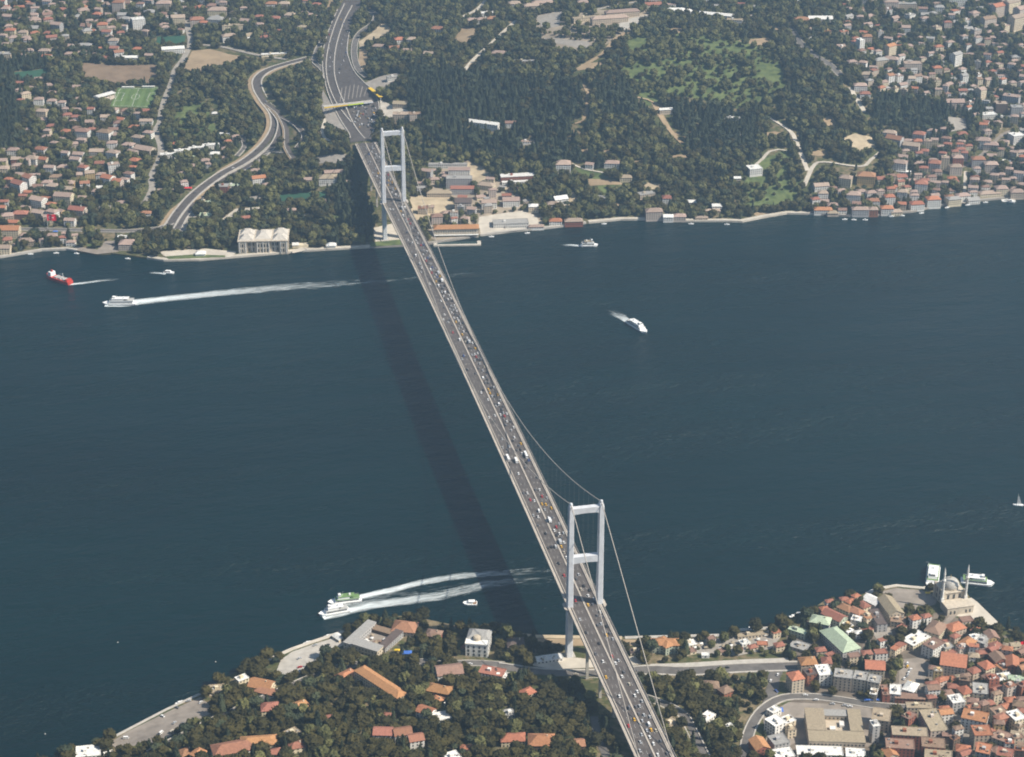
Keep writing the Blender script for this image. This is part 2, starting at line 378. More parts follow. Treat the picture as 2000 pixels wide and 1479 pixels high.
def poly_line(px, step=8.0):
    """ground points along a chain of pixels, smoothed (Catmull-Rom)"""
    P = [ground(u, v) for u, v in px]
    Q = []
    for i in range(len(P)-1):
        a, b, c, d = P[max(i-1, 0)], P[i], P[i+1], P[min(i+2, len(P)-1)]
        k = max(1, int((c-b).length/step))
        for j in range(k):
            t = j/k
            Q.append(0.5*((2*b)+(c-a)*t+(2*a-5*b+4*c-d)*t*t+(3*b-a-3*c+d)*t*t*t))
    Q.append(P[-1]); return Q
def strip(name, Q, off0, off1, mtl, lift, parent=None, kind='structure', thick=0.0, occ=0, zfun=None):
    V = []; F = []
    for i, p in enumerate(Q):
        d = (Q[min(i+1, len(Q)-1)]-Q[max(i-1, 0)]); d.z = 0; d.normalize(); n = Vector((d.y, -d.x, 0))
        a = p+n*off0; b = p+n*off1
        za = (zfun(p) if zfun else max(hz(p.x, p.y), 2.2))+lift
        V += [(a.x, a.y, za), (b.x, b.y, za)]
        if thick: V += [(a.x, a.y, za-thick), (b.x, b.y, za-thick)]
    k = 4 if thick else 2
    for i in range(len(Q)-1):
        a, b = i*k, (i+1)*k
        F.append((a, a+1, b+1, b))
        if thick: F += [(a+2, a, b, b+2), (a+1, a+3, b+3, b+1)]
    if occ:
        for i in range(len(Q)-1):
            occ_poly([V[i*k], V[i*k+1], V[(i+1)*k+1], V[(i+1)*k]], occ)
    o = mesh_obj(name, V, F, mtl, parent)
    if kind: o['kind'] = kind
    return o
def road(name, px, w, mtl=ASPH2, kerb=0.0, kmat=CONC, lift=0.5, occ=3):
    Q = poly_line(px)
    o = strip(name, Q, -w/2, w/2, mtl, lift, occ=occ, thick=0.6)
    if kerb:
        strip('parapet', Q, -w/2-kerb, -w/2, kmat, lift+0.55, parent=o, thick=1.6, kind=None)
        strip('parapet', Q, w/2, w/2+kerb, kmat, lift+0.55, parent=o, thick=1.6, kind=None)
    return o, Q

# ------------------------------------------------------------------ fields, lots, courts
sheet('dry_field', [(355,140),(375,100),(410,96),(450,107),(490,112),(445,130),(390,142)], EARTH)
sheet('brown_field', [(160,123),(220,127),(307,127),(310,160),(225,164),(165,158)], BROWNF)
sheet('hillside_lawn', [(335,210),(400,200),(427,262),(330,265)], GRASS, occ=0)
sheet('green_court', [(307,72),(362,70),(360,90),(305,87)], COURT)
sheet('green_court', [(27,142),(90,135),(100,152),(35,155)], COURT)
sheet('dry_bank', [(715,12),(740,30),(765,58),(762,70),(728,84),(702,95),(701,82),(727,64),(746,44),(737,25)], SAND)
sheet('dry_bank', [(640,0),(655,0),(648,22),(637,32)], EARTH)
sheet('dry_bank', [(702,96),(716,92),(722,122),(708,138),(700,120)], EARTH)
sheet('bare_lot', [(902,54),(947,55),(915,87),(882,85)], EARTH)
sheet('hilltop_car_park', [(1045,32),(1102,22),(1092,52),(1060,58)], CONC2)
sheet('hilltop_terrace', [(1200,52),(1225,38),(1280,26),(1262,44),(1215,61)], CONC)
sheet('hilltop_terrace', [(1057,74),(1150,82),(1152,99),(1082,84)], CONC2)
sheet('dirt_clearing', [(1135,126),(1190,120),(1180,132),(1130,138)], EARTH)
sheet('bare_slope', [(1440,80),(1500,74),(1530,92),(1480,90)], EARTH)
sheet('bare_slope', [(1605,236),(1622,224),(1640,250),(1622,256)], EARTH)
sheet('villa_lawn', [(1117,322),(1175,338),(1222,360),(1180,378),(1142,350)], GRASS, occ=0)
sheet('dry_terrace', [(1140,350),(1200,352),(1222,362),(1150,364)], EARTH, lift=0.6)
sheet('dry_terrace', [(1255,356),(1290,360),(1298,370),(1262,370)], SAND)
sheet('garden_meadow', [(1490,312),(1540,290),(1562,330),(1566,372),(1557,402),(1482,404),(1452,388),(1455,350)], GRASS, occ=0)
sheet('garden_meadow', [(1445,380),(1478,376),(1500,404),(1448,414)], GRASS, occ=0)
sheet('hill_meadow', [(1230,72),(1330,60),(1420,62),(1515,102),(1535,168),(1450,216),(1400,200),(1330,188),(1265,208),(1212,140)], GRASS, lift=0.2, occ=0)
sheet('hill_meadow', [(1252,78),(1300,66),(1330,80),(1300,118),(1262,126),(1240,110)], GRASS, occ=0)
sheet('hill_meadow', [(1275,172),(1315,166),(1330,185),(1290,192)], GRASS, occ=0)
sheet('hill_meadow', [(1395,190),(1430,196),(1420,210),(1388,206)], GRASS, occ=0)
sheet('sandy_court', [(1645,270),(1670,261),(1710,270),(1712,288),(1675,298)], SAND)
sheet('sandy_court', [(1850,228),(1886,232),(1888,252),(1856,258)], CONC2)
sheet('building_site', [(800,386),(868,374),(892,402),(850,420),(812,432),(804,420)], SAND)
sheet('bare_slope', [(913,316),(945,326),(950,350),(925,360),(908,336)], SAND)
sheet('sandy_path', [(1103,368),(1118,372),(1134,392),(1110,404),(1096,402),(1112,390)], SAND)
sheet('waterfront_yard', [(936,424),(1020,412),(1048,422),(1058,446),(940,460),(934,440)], PALEP)
sheet('waterfront_yard', [(728,446),(782,434),(792,456),(788,470),(734,476)], PALEP)
sheet('waterfront_lawn', [(724,474),(790,468),(792,480),(724,484)], GRASS, lift=0.7)
sheet('palace_garden', [(310,492),(400,486),(462,492),(455,502),(330,507)], PALEP)
sheet('palace_lawn', [(322,502),(380,498),(440,500),(440,505),(330,508)], GRASS, lift=0.8)
sheet('palace_terrace', [(570,492),(598,478),(600,490),(572,498)], PALEP)
sheet('garden_path', [(420,438),(460,408),(540,402),(538,410),(470,416),(432,442)], PALEP)
sheet('long_pool_garden', [(540,382),(640,374),(640,388),(545,396)], COURT)
sheet('terraced_garden', [(620,306),(678,302),(678,322),(622,320)], CONC2)
sheet('service_yard', [(345,435),(372,412),(385,424),(362,460),(338,462)], CONC2)
sheet('shore_promenade', [(150,482),(190,488),(205,472),(228,470),(232,492),(190,499),(140,489)], PAVE)
sheet('hilltop_yard', [(1040,40),(1062,24),(1105,18),(1180,20),(1285,22),(1265,46),(1218,64),(1190,84),(1155,104),(1100,98),(1062,80),(1045,60)], mat('dusty gravel', (0.37, 0.31, 0.235), 0.95, 0.2, 0.03), lift=0.22, occ=0)
sheet('waterfront_quarter_ground', [(798,380),(840,336),(915,312),(960,340),(1010,380),(1062,404),(1060,446),(940,458),(850,470),(800,440)], mat('dusty gravel', (0.37, 0.31, 0.235)), lift=0.22, occ=0)
for q, mt_ in (((1002,44),EARTH),((1035,62),CONC2),((1090,98),EARTH),((985,120),EARTH),((930,128),EARTH),((890,130),EARTH),((1240,318),EARTH),((1190,296),EARTH),((1320,262),EARTH),((1330,306),EARTH),((1150,296),EARTH),((1515,262),EARTH),((1450,262),CONC2),((1600,300),EARTH),((1490,420),EARTH),((1240,404),CONC2),((1200,400),EARTH),((860,140),EARTH),((1320,60),EARTH),((1510,58),EARTH),((1470,30),CONC2),((1560,20),EARTH),((560,170),EARTH),((545,150),EARTH),((470,250),EARTH),((600,420),PALEP),((660,424),GRASS),((500,388),CONC2),((700,470),PALEP),((180,480),GRASS)):
    u_, v_ = q; a_ = RND.uniform(9, 20); n_ = 7
    sheet('bare_patch', [(u_+a_*RND.uniform(.6, 1.2)*math.cos(6.283*k/n_), v_+a_*.3*RND.uniform(.6, 1.2)*math.sin(6.283*k/n_)) for k in range(n_)], mt_)
# highway, toll plaza
BARL = ['pale concrete barrier between the left shoulder lane and highway traffic', 'pale concrete median barrier splitting the curved highway beyond the bridge', 'pale concrete barrier along the outer edge beside the toll apron', 'pale concrete barrier along the highway edge beside the toll offices']
HWY_L = [(684,280),(682,262),(660,225),(647,197),(636,162),(631,125),(635,87),(647,50),(660,20),(672,0),(690,-40)]
HWY_R = [(740,-40),(712,0),(695,35),(684,62),(679,98),(684,120),(694,142),(712,162),(732,180),(742,205),(740,225),(730,258),(729,276)]
sheet('highway', HWY_L+HWY_R, ASPH, lift=0.7, occ=3)
sheet('toll_plaza_apron', [(630,175),(651,212),(680,258),(664,252),(640,240),(632,222),(627,205)], CONC2, lift=0.5, occ=3)
sheet('toll_office_yard', [(712,163),(742,150),(780,142),(776,156),(748,172),(732,180)], CONC2, lift=0.5, occ=3)
sheet('toll_office_yard', [(742,196),(752,200),(796,216),(808,228),(770,236),(744,230)], PALEP, lift=0.5)
for px, w in (([(686,240),(660,207),(643,170),(637,135),(641,95),(656,45),(673,8)], 1.6), ([(713,272),(682,225),(661,175),(653,140),(656,95),(671,45),(688,12)], 1.6),
              ([(684,272),(681,260),(659,224),(646,197),(635,162),(630,125),(634,87),(646,50),(659,20)], 1.4), ([(727,262),(738,228),(740,206),(730,180),(711,162),(693,142),(683,120),(678,98),(683,62),(694,35)], 1.4)):
    Q = poly_line(px); tag(strip("concrete_barrier", Q, -w/2, w/2, CONC, 1.5, thick=1.0, kind=None), BARL.pop(0), "barrier", "highway barriers")

for k, (a, b) in enumerate((((664,200),(668,172)), ((672,198),(676,170)), ((680,196),(684,168)), ((688,194),(692,166)), ((696,192),(700,168)), ((703,191),(708,170)), ((711,189),(716,174)))):
    Q = [ground(*a), ground(*b)]; tag(strip('toll_island', Q, -0.5, 0.5, CONC2, 1.0, thick=0.4), kind='structure')
road('slip_road', [(715,20),(734,30),(728,46),(704,64),(694,82),(692,110),(700,136),(717,152)], 9, kerb=1.0)
road('slip_road', [(633,77),(621,95),(614,120),(630,137),(641,162)], 7, kerb=1.2)
road('slip_road', [(636,232),(629,257),(636,271),(652,277)], 5, mtl=PALEP)
V1 = road('viaduct_road', [(330,444),(350,414),(380,380),(430,342),(480,314),(518,282),(537,252),(536,224),(516,196),(503,172),(505,152),(532,134),(602,114)], 13, ASPH, kerb=2.4)
V2 = road('viaduct_road', [(346,448),(362,420),(392,386),(440,350),(490,322),(528,292),(546,262),(548,236),(530,212)], 9, ASPH, kerb=2.0, lift=0.55)
road('slip_road', [(522,203),(546,222),(561,252),(563,287),(577,312)], 9, ASPH, kerb=1.2, lift=0.6)
road('slip_road', [(552,230),(574,242),(590,258),(594,270),(580,290)], 7, ASPH, kerb=1.0, lift=0.65)
road('slip_road', [(496,318),(512,302),(530,296),(556,299)], 7, ASPH2, kerb=1.0, lift=0.6)
road('slip_road', [(462,306),(478,286),(474,268),(490,258)], 6, ASPH2, kerb=1.2, lift=0.6)
for px, w in (([(330,444),(350,414),(380,380),(430,342),(480,314),(518,282),(537,252),(536,224),(516,196),(503,172),(505,152),(532,134),(602,114)], 15), ([(522,203),(546,222),(561,252),(563,287),(577,312)], 8)):
    strip('road_verge', poly_line(px), -w, w, EARTH, 0.28, occ=3)
road('hillside_street', [(365,40),(367,58),(372,82),(360,112),(342,137),(335,162),(318,207),(312,240),(305,256),(314,287),(311,312),(296,345),(297,370),(280,402)], 10, CONC2)
road('shore_road', [(0,448),(90,449),(180,451),(250,452),(312,446),(334,436)], 9, kerb=1.0)
road('hillside_street', [(395,88),(435,92),(500,107),(560,116)], 9, CONC2)
road('hillside_street', [(905,140),(930,112),(960,85),(1000,48),(1010,40)], 7, PALEP)
road('hillside_street', [(900,34),(930,20),(950,0)], 7, PALEP)
road('dirt_track', [(1120,140),(1150,122),(1178,104),(1202,77),(1232,60)], 7, EARTH)
road('dirt_track', [(1137,164),(1147,178),(1147,205),(1145,222),(1134,238),(1122,241)], 6, EARTH)
road('dirt_track', [(1277,200),(1290,225),(1310,255),(1334,280)], 9, EARTH)
road('dirt_track', [(1245,190),(1265,194),(1282,202)], 8, EARTH)
road('hillside_street', [(1536,44),(1548,62),(1562,84),(1590,108),(1620,127),(1645,152)], 10, ASPH2, kerb=1.6, kmat=CONC2)
road('hillside_street', [(1660,172),(1672,192),(1690,220)], 8, PALEP)
road('hillside_street', [(1500,228),(1530,246),(1548,262),(1560,290),(1570,315),(1577,334)], 7, PALEP)
road('hillside_street', [(1570,364),(1578,345),(1590,322),(1610,316),(1680,325),(1700,312),(1718,297)], 7, PALEP)
road('garden_drive', [(1475,322),(1490,310),(1502,296),(1520,292),(1545,296)], 5, PALEP)
road('garden_drive', [(1118,320),(1140,330),(1182,338)], 5, PALEP)
road('hillside_street', [(1822,330),(1880,326),(1920,300),(1960,262),(1998,250)], 6, PAVE)
road('hillside_street', [(1883,400),(1884,366),(1886,335)], 5, PALEP)
road('hillside_street', [(1160,20),(1230,6),(1300,0)], 8, CONC2)
# quays: pale stone edge along the water
def quay(shore, s0, s1, sgn, w, mtl, z=2.75):
    S = [s0]+[q for q in shore[:, 0] if s0 < q < s1]+[s1]
    Q = []
    for s in S:
        x, y = xy(s, float(np.interp(s, shore[:, 0], shore[:, 1]))); Q.append(Vector((x, y, 0)))
    a, b = (-w, 0.35) if sgn > 0 else (-0.35, w)
    return strip('quay', Q, a, b, mtl, z, zfun=lambda p: 0.0, thick=4.0, occ=2)
def su(u, v): q = at(u, v, 0); return st(q[0], q[1])[0]
quay(FS, su(0,505), su(150,492), 1, 5, CONC); quay(FS, su(287,506), su(722,485), 1, 7, PALEP); quay(FS, su(722,485), su(930,463), 1, 5, CONC2)
quay(FS, su(938,462), su(1145,438), 1, 5, CONC); quay(FS, su(1150,437), su(1590,420), 1, 7, PALEP); quay(FS, su(1600,420), su(2000,386), 1, 4, CONC2)
quay(NS, su(225,1441), su(390,1359), -1, 2.5, CONC); quay(NS, su(480,1308), su(670,1236), -1, 4, PALEP); quay(NS, su(1000,1240), su(1215,1248), -1, 5, SAND)
quay(NS, su(1220,1248), su(1500,1229), -1, 4, CONC); quay(NS, su(1690,1163), su(1840,1139), -1, 4, PALEP); quay(NS, su(1896,1173), su(1955,1227), -1, 6, PALEP)
# near bank lots and streets
sheet('old_quarter_ground', [(1535,1240),(1590,1205),(1690,1172),(1740,1190),(1800,1200),(1840,1196),(1880,1212),(1940,1236),(2040,1262),(2060,1520),(1500,1520),(1500,1400),(1545,1370),(1545,1300)], mat('trodden brown paving', (0.20, 0.165, 0.13), 0.95, 0.2, 0.06), lift=0.2, occ=0)
sheet('waterfront_car_park', [(214,1452),(245,1432),(330,1390),(392,1362),(408,1376),(420,1390),(380,1412),(330,1440),(262,1468),(235,1466)], PAVE, lift=0.4)
sheet('waterfront_plaza', [(548,1290),(570,1274),(612,1259),(668,1242),(676,1258),(628,1282),(596,1310),(560,1328),(540,1312)], CONC, lift=0.4)
sheet('waterfront_plaza', [(1722,1156),(1750,1149),(1802,1154),(1834,1166),(1826,1182),(1780,1194),(1740,1182)], PAVE, lift=0.4)
sheet('mosque_forecourt', [(1830,1150),(1858,1136),(1872,1138),(1895,1176),(1950,1226),(1935,1232),(1890,1206),(1866,1204),(1842,1190),(1832,1172)], PALEP, lift=0.35)
sheet('waterfront_terrace', [(1336,1250),(1424,1246),(1430,1237),(1500,1232),(1530,1240),(1505,1268),(1440,1282),(1350,1276)], CONC2, lift=0.4, occ=0)
sheet('tower_forecourt', [(1040,1286),(1100,1282),(1160,1290),(1240,1282),(1255,1298),(1170,1304),(1080,1308),(1036,1300)], PALEP, lift=0.4)
sheet('tower_lawn', [(1050,1248),(1250,1250),(1250,1262),(1052,1262)], EARTH, lift=0.35)
sheet('schoolyard', [(1540,1372),(1700,1378),(1712,1460),(1552,1452),(1500,1479),(1490,1400)], PAVE, lift=0.35)
sheet('square', [(1755,1290),(1800,1284),(1818,1300),(1800,1345),(1756,1346)], PAVE, lift=0.35)
sheet('garden_court', [(1700,1232),(1738,1226),(1748,1252),(1722,1262)], CONC2, lift=0.35)
road('coast_road', [(280,1479),(345,1445),(430,1402),(500,1372),(560,1345),(640,1312),(700,1298),(780,1290),(860,1298),(920,1296),(985,1300)], 8, ASPH2, kerb=0.9, occ=1)
road('coast_avenue', [(970,1304),(1060,1316),(1150,1318),(1260,1310),(1340,1312),(1440,1306),(1560,1302)], 12, ASPH2, kerb=2.0)
road('coast_avenue', [(1270,1302),(1340,1300),(1440,1294),(1540,1290)], 7, CONC, lift=0.62)
road('curved_street', [(1452,1500),(1458,1450),(1470,1415),(1492,1385),(1530,1364),(1585,1362),(1640,1368),(1700,1378),(1770,1384)], 8, ASPH2, kerb=1.2)
road('curved_street', [(1500,1380),(1508,1350),(1512,1322),(1520,1306)], 11, ASPH2)
road('side_street', [(1255,1362),(1300,1378),(1334,1398),(1352,1430),(1376,1479)], 8, ASPH2, kerb=1.2)
road('side_street', [(1160,1400),(1168,1440),(1185,1479)], 7, ASPH2)
road('old_town_street', [(1758,1350),(1790,1300),(1812,1270),(1850,1215),(1866,1200)], 5, PAVE)
road('old_town_street', [(1772,1384),(1820,1380),(1870,1400),(1900,1479)], 6, PAVE)
road('old_town_street', [(1815,1330),(1880,1330),(1940,1370),(2000,1372)], 5, PAVE)

# ------------------------------------------------------------------ the suspension bridge
SPAN = 1074.0; Y0, Y1 = -330.0, SPAN+262.0
def deck_z(y):
    if y < 0: return 58+0.012*y
    if y > SPAN: return 58-0.008*(y-SPAN)
    return 58+7.5*(1-((y-SPAN/2)/(SPAN/2))**2)
bridge = tag(empty('suspension_bridge', (0, 0, 0)), 'long grey suspension bridge with two portal towers crossing the strait', 'bridge')
STA = list(np.arange(Y0, 0, 30))+list(np.arange(0, SPAN, 17.9))+list(np.arange(SPAN, Y1, 25))+[Y1]
def extrude(name, prof, mtl, parent=bridge, closed=True, ys=STA, x0=0.0, lift=0.0):
    n = len(prof); V = []; F = []
    for y in ys:
        V += [(x0+p[0], y, deck_z(y)+p[1]+lift) for p in prof]
    for i in range(len(ys)-1):
        for k in range(n if closed else n-1):
            F.append((i*n+k, (i+1)*n+k, (i+1)*n+(k+1) % n, i*n+(k+1) % n))
    if closed: F += [tuple(range(n)), tuple(range(len(V)-1, len(V)-n-1, -1))]
    return mesh_obj(name, V, F, mtl, parent)
extrude('deck_girder', [(-16.7,-0.35),(-14.2,-0.30),(14.2,-0.30),(16.7,-0.35),(16.7,-0.7),(13.8,-1.3),(8.5,-3.2),(-8.5,-3.2),(-13.8,-1.3),(-16.7,-0.7)], DSTEEL)
extrude('carriageway', [(-12.3,0),(-0.9,0.06),(-0.9,-0.25),(-12.3,-0.25)], ASPH)
extrude('carriageway', [(0.9,0.06),(12.3,0),(12.3,-0.25),(0.9,-0.25)], ASPH)
extrude('median_barrier', [(-0.85,-0.2),(-0.75,0.55),(0.75,0.55),(0.85,-0.2)], WALK)
for sgn in (-1, 1):
    extrude('guard_rail', [(-0.45,-0.22),(-0.4,0.85),(0.4,0.85),(0.45,-0.22)], WALK, x0=sgn*12.8)
    extrude('walkway', [(-1.15,-0.3),(-1.15,0.05),(1.15,0.05),(1.15,-0.3)], WALK, x0=sgn*15.2)
    extrude('railing', [(-0.12,-0.3),(-0.12,1.2),(0.12,1.2),(0.12,-0.3)], CABLE, x0=sgn*16.55)
b = MB()
for x in (-8.6, -4.9, 4.9, 8.6):
    for y in np.arange(Y0+4, Y1-8, 12.0):
        za, zb = deck_z(y)+0.075, deck_z(y+5)+0.075
        b.add([(x-.06,y,za),(x+.06,y,za),(x+.06,y+5,zb),(x-.06,y+5,zb)], [(0,1,2,3)])
tag(b.build('lane_markings', LINE, bridge), kind='stuff')
def tower(y, zb):
    t = link('tower', None, bridge, (0, y, 0))
    for sx in (-1, 1):
        b = MB(); c = 14.0*sx
        b.frust((2.9, 3.6), (2.7, 3.5), zb, 60, 0, (c, 0)); b.frust((2.7, 3.5), (2.25, 3.1), 60, 160.5, 0, (c, 0)); b.frust((2.25, 3.1), (1.5, 2.4), 160.5, 163.2, 0, (c, 0))
        leg = b.build('leg', STEEL, t)
        bm = bmesh.new(); bm.from_mesh(leg.data)
        bmesh.ops.bevel(bm, geom=[e for e in bm.edges if abs((e.verts[0].co-e.verts[1].co).normalized().z) > .9], offset=0.45, segments=1, affect='EDGES')
        bm.to_mesh(leg.data); bm.free()
        b = MB(); b.lathe([(0.0, 166.2), (1.1, 165.7), (1.5, 164.6), (1.5, 163.0)][::-1], 10, 0, (c, 0)); b.build('saddle_housing', STEEL, leg)
        b = MB(); b.frust((7, 7.5), (6, 6.5), zb-6, zb+0.5, 0, (c, 0)); b.build('footing', CONC, leg)
    for z0, z1, hy in ((154.6, 160.6, 2.6), (103.5, 110.5, 2.8), (50.0, 54.2, 2.8)):
        b = MB(); xi = 11.6
        vs = []; n = 12
        for i in range(n+1):
            x = -xi+2*xi*i/n; q = 1-(2*i/n-1)**2
            for yy in (-hy, hy): vs += [(x, yy, z0+0.7*q), (x, yy, z1)]
        fs = []
        for i in range(n):
            a = i*4; c = a+4
            fs += [(a, c, c+1, a+1), (a+3, c+3, c+2, a+2), (a+1, c+1, c+3, a+3), (a+2, c+2, c, a)]
        b.add(vs, fs); b.build('portal_beam', STEEL, t)
    for sx in (-1, 1):     # walkway bypassing the leg outside
        b = MB(); z = deck_z(y)
        b.add([(sx*16.2,-9,z+.08),(sx*19.8,-4.5,z+.08),(sx*19.8,4.5,z+.08),(sx*16.2,9,z+.08),(sx*16.2,-9,z-.8),(sx*19.8,-4.5,z-.8),(sx*19.8,4.5,z-.8),(sx*16.2,9,z-.8)],
              [(0,1,2,3) if sx > 0 else (3,2,1,0), (0,4,5,1), (1,5,6,2), (2,6,7,3), (4,7,6,5)])
        b.build('bypass_walkway', WALK, t)
    return t
tower(0, 3.0); tower(SPAN, 3.5)
b0 = MB()
for y in (0.0, SPAN):      # expansion joints across the deck beside each tower
    b = MB(); z = deck_z(y)
    b.box(-12.2, 12.2, y+1.6, y+3.0, z-.1, z+.10); b.build('expansion_joint', TYRE, bridge)
def cable_z(y):
    if 0 <= y <= SPAN:
        m_ = deck_z(SPAN/2)+2.2; return m_+(164.2-m_)*((y-SPAN/2)/(SPAN/2))**2
    if y < 0: return 164.2+(deck_z(-236)+1.0-164.2)*(-y/236.0)
    return 164.2+(deck_z(SPAN+250)+1.0-164.2)*((y-SPAN)/250.0)
for sx in (-1, 1):
    ys = [-236, -118, 0]+list(np.arange(20, SPAN, 20))+[SPAN, SPAN+125, SPAN+250]
    b = MB(); b.tube([(14.0*sx, y, cable_z(y)) for y in ys], 0.42, 6)
    c = b.build('main_cable', CABLE, bridge, smooth=True)
    b = MB(); y = 9.0; k = 0
    ya = np.arange(9, SPAN-8, 17.9)
    for i, y in enumerate(ya):
        for e in (-4.5, 4.5):
            if cable_z(y) - deck_z(y) > 3.5: b.tube([(14.0*sx, y, cable_z(y)-.2), (14.0*sx, y+e, deck_z(y+e)+.2)], 0.03, 3, cap=False)
    tag(b.build('hanger_ropes', CABLE, c), kind='stuff')
for y in list(np.arange(-46, -300, -46))+list(SPAN+np.arange(52, 245, 52)):
    for sx in (-1, 1):
        g = hz(sx*8.5, y); z = deck_z(y)-3.1
        if z-g > 2:
            b = MB(); b.frust((1.3, 1.1), (1.1, 0.9), g-3, z, 0, (sx*8.5, y)); b.build('approach_column', CONC, bridge)
b = MB(); zz = deck_z(Y1); b.box(-15, 15, Y1-9, Y1-1, zz-16, zz-3.3); b.build('abutment', CONC2, bridge)
# lamp posts on the bridge: slender masts along both edges
bm_l = MB(); bm_l.tube([(0,0,0),(0,0,9.5)], [0.16, 0.09], 5); bm_l.tube([(0,0,9.5),(0.9,0,10.1),(2.0,0,10.2)], 0.07, 4); bm_l.box(1.6,2.6,-.18,.18,10.1,10.3)
lp_me = None
for y in np.arange(-220, SPAN+240, 44.75):
    for sx in (-1, 1):
        if lp_me is None:
            o = bm_l.build('lamp_post', CABLE, bridge); lp_me = o.data
        else: o = link('lamp_post', lp_me, bridge)
        o.location = (sx*13.5, y, deck_z(y)); o.rotation_euler = (0, 0, math.pi if sx > 0 else 0)
occ_poly([(-20,-330),(20,-330),(20,40),(-20,40)], 1); 
for yy in (1050, 1110, 1170, 1230, 1290): occ_poly([(-19,yy),(19,yy),(19,yy+60),(-19,yy+60)], 1 if yy < 1200 else 3)
# toll canopy
A = ground(632,226); B = ground(727,203)
d = (B-A); d.z = 0; Lc = d.length; ang = math.atan2(d.y, d.x)
tc = tag(empty('toll_canopy', ((A.x+B.x)/2, (A.y+B.y)/2, hz((A.x+B.x)/2, (A.y+B.y)/2)+.7), ang), 'long white toll canopy with lime yellow fascia across the highway', 'toll canopy')
b = MB(); b.box(-Lc/2, Lc/2, -5, 5, 6.2, 7.4); b.build('canopy_roof', CONC, tc)
b = MB(); b.box(-Lc/2, -Lc*.02, -5.3, -5.02, 5.7, 7.6); b.build('fascia', YEL, tc)
b = MB(); b.box(-Lc*.015, Lc*.30, -5.3, -5.02, 5.7, 7.6); b.build('fascia', LIME, tc)
b = MB(); b.box(Lc*.305, Lc/2, -5.3, -5.02, 5.7, 7.6); b.build('fascia', STEEL, tc)
for k in range(12):
    x = -Lc/2+4+k*(Lc-8)/11
    b = MB(); b.box(x-.3, x+.3, -.3, .3, -2, 6.2); b.build('canopy_post', STEEL, tc)
    if k % 2 and k > 4:
        b = MB(); b.box(x-.9, x+.9, -3.5, 3.5, 0.1, 2.6); b.build('toll_booth', LINE, tc)
A = ground(722,176); B = ground(744,200); d = B-A; d.z = 0
tc = tag(empty('toll_gantry', ((A.x+B.x)/2, (A.y+B.y)/2, hz((A.x+B.x)/2, (A.y+B.y)/2)), math.atan2(d.y, d.x)), 'short orange yellow canopy beside the toll plaza offices', 'canopy')
b = MB(); L2 = d.length/2; b.box(-L2, L2, -3, 3, 5, 6); b.build('canopy_roof', YEL, tc)
for x in (-L2+1, 0, L2-1):
    b = MB(); b.box(x-.3, x+.3, -.3, .3, -2, 5); b.build('canopy_post', STEEL, tc)

# ------------------------------------------------------------------ buildings
NUM = {1: 'single-storey', 2: 'two-storey', 3: 'three-storey', 4: 'four-storey', 5: 'five-storey', 6: 'six-storey', 7: 'seven-storey'}
HOUSES = []         # every registered house, built later (largest in view as things, the rest as one mass)
def roof_mesh(b, w, d, z, kind, mi=0, ov=0.55, rise=None):
    """roof over a w x d plan at height z, ridge along x"""
    a, c = w/2+ov, d/2+ov; r = rise or min(w, d)*0.26
    if kind == 'hip':
        k = max(a-c, 0.0)*1.0+min(a, c)*0.12
        k = min(k, a-0.4)
        vs = [(-a,-c,z),(a,-c,z),(a,c,z),(-a,c,z),(-k,0,z+r),(k,0,z+r),(-a,-c,z-.3),(a,-c,z-.3),(a,c,z-.3),(-a,c,z-.3)]
        b.add(vs, [(0,1,5,4),(1,2,5),(2,3,4,5),(3,0,4),(6,7,1,0),(7,8,2,1),(8,9,3,2),(9,6,0,3),(9,8,7,6)], mi)
    elif kind == 'gable':
        vs = [(-a,-c,z),(a,-c,z),(a,c,z),(-a,c,z),(-a,0,z+r),(a,0,z+r),(-a,-c,z-.3),(a,-c,z-.3),(a,c,z-.3),(-a,c,z-.3),(-a,0,z+r-.3),(a,0,z+r-.3)]
        b.add(vs, [(0,1,5,4),(2,3,4,5),(6,7,1,0),(8,9,3,2),(0,4,10,6),(4,3,9,10),(1,7,11,5),(5,11,8,2),(7,6,10,11),(9,8,11,10)], mi)
    else:
        b.box(-w/2-.15, w/2+.15, -d/2-.15, d/2+.15, z-.1, z+.15, mi)
        p = 0.55
        for x0, x1, y0, y1 in ((-w/2-.15,w/2+.15,-d/2-.15,-d/2+.2),(-w/2-.15,w/2+.15,d/2-.2,d/2+.15),(-w/2-.15,-w/2+.2,-d/2+.2,d/2-.2),(w/2-.2,w/2+.15,-d/2+.2,d/2-.2)):
            b.box(x0, x1, y0, y1, z+.15, z+p, mi)
    return r
def wall_mesh(b, w, d, z, kind, mi=0, base=-5.0):
    r = min(w, d)*0.26
    b.box(-w/2, w/2, -d/2, d/2, base, z-.02, mi)
    if kind == 'gable':
        for s in (-1, 1):
            x = s*(w/2)
            b.add([(x,-d/2,z-.02),(x,d/2,z-.02),(x,0,z+r-.35)], [(0,1,2) if s > 0 else (2,1,0)], mi)
def window_mesh(b, w, d, fl, fh, mi=0, cw=3.1, ww=1.25, wh=1.55, sides='xy'):
    for ax, (L, D) in (('x', (w, d)), ('y', (d, w))):
        if ax not in sides: continue
        n = max(1, int((L-1.2)/cw))
        for k in range(n):
            x = (k-(n-1)/2)*(L-1.0)/n
            for f in range(fl):
                z = f*fh+1.0
                for s in (-1, 1):
                    y = s*(D/2)
                    if ax == 'x': b.box(x-ww/2, x+ww/2, min(y, y+s*.07)-.04, max(y, y+s*.07)+.0, z, z+wh, mi)
                    else: b.box(min(y, y+s*.07)-.04, max(y, y+s*.07), x-ww/2, x+ww/2, z, z+wh, mi)
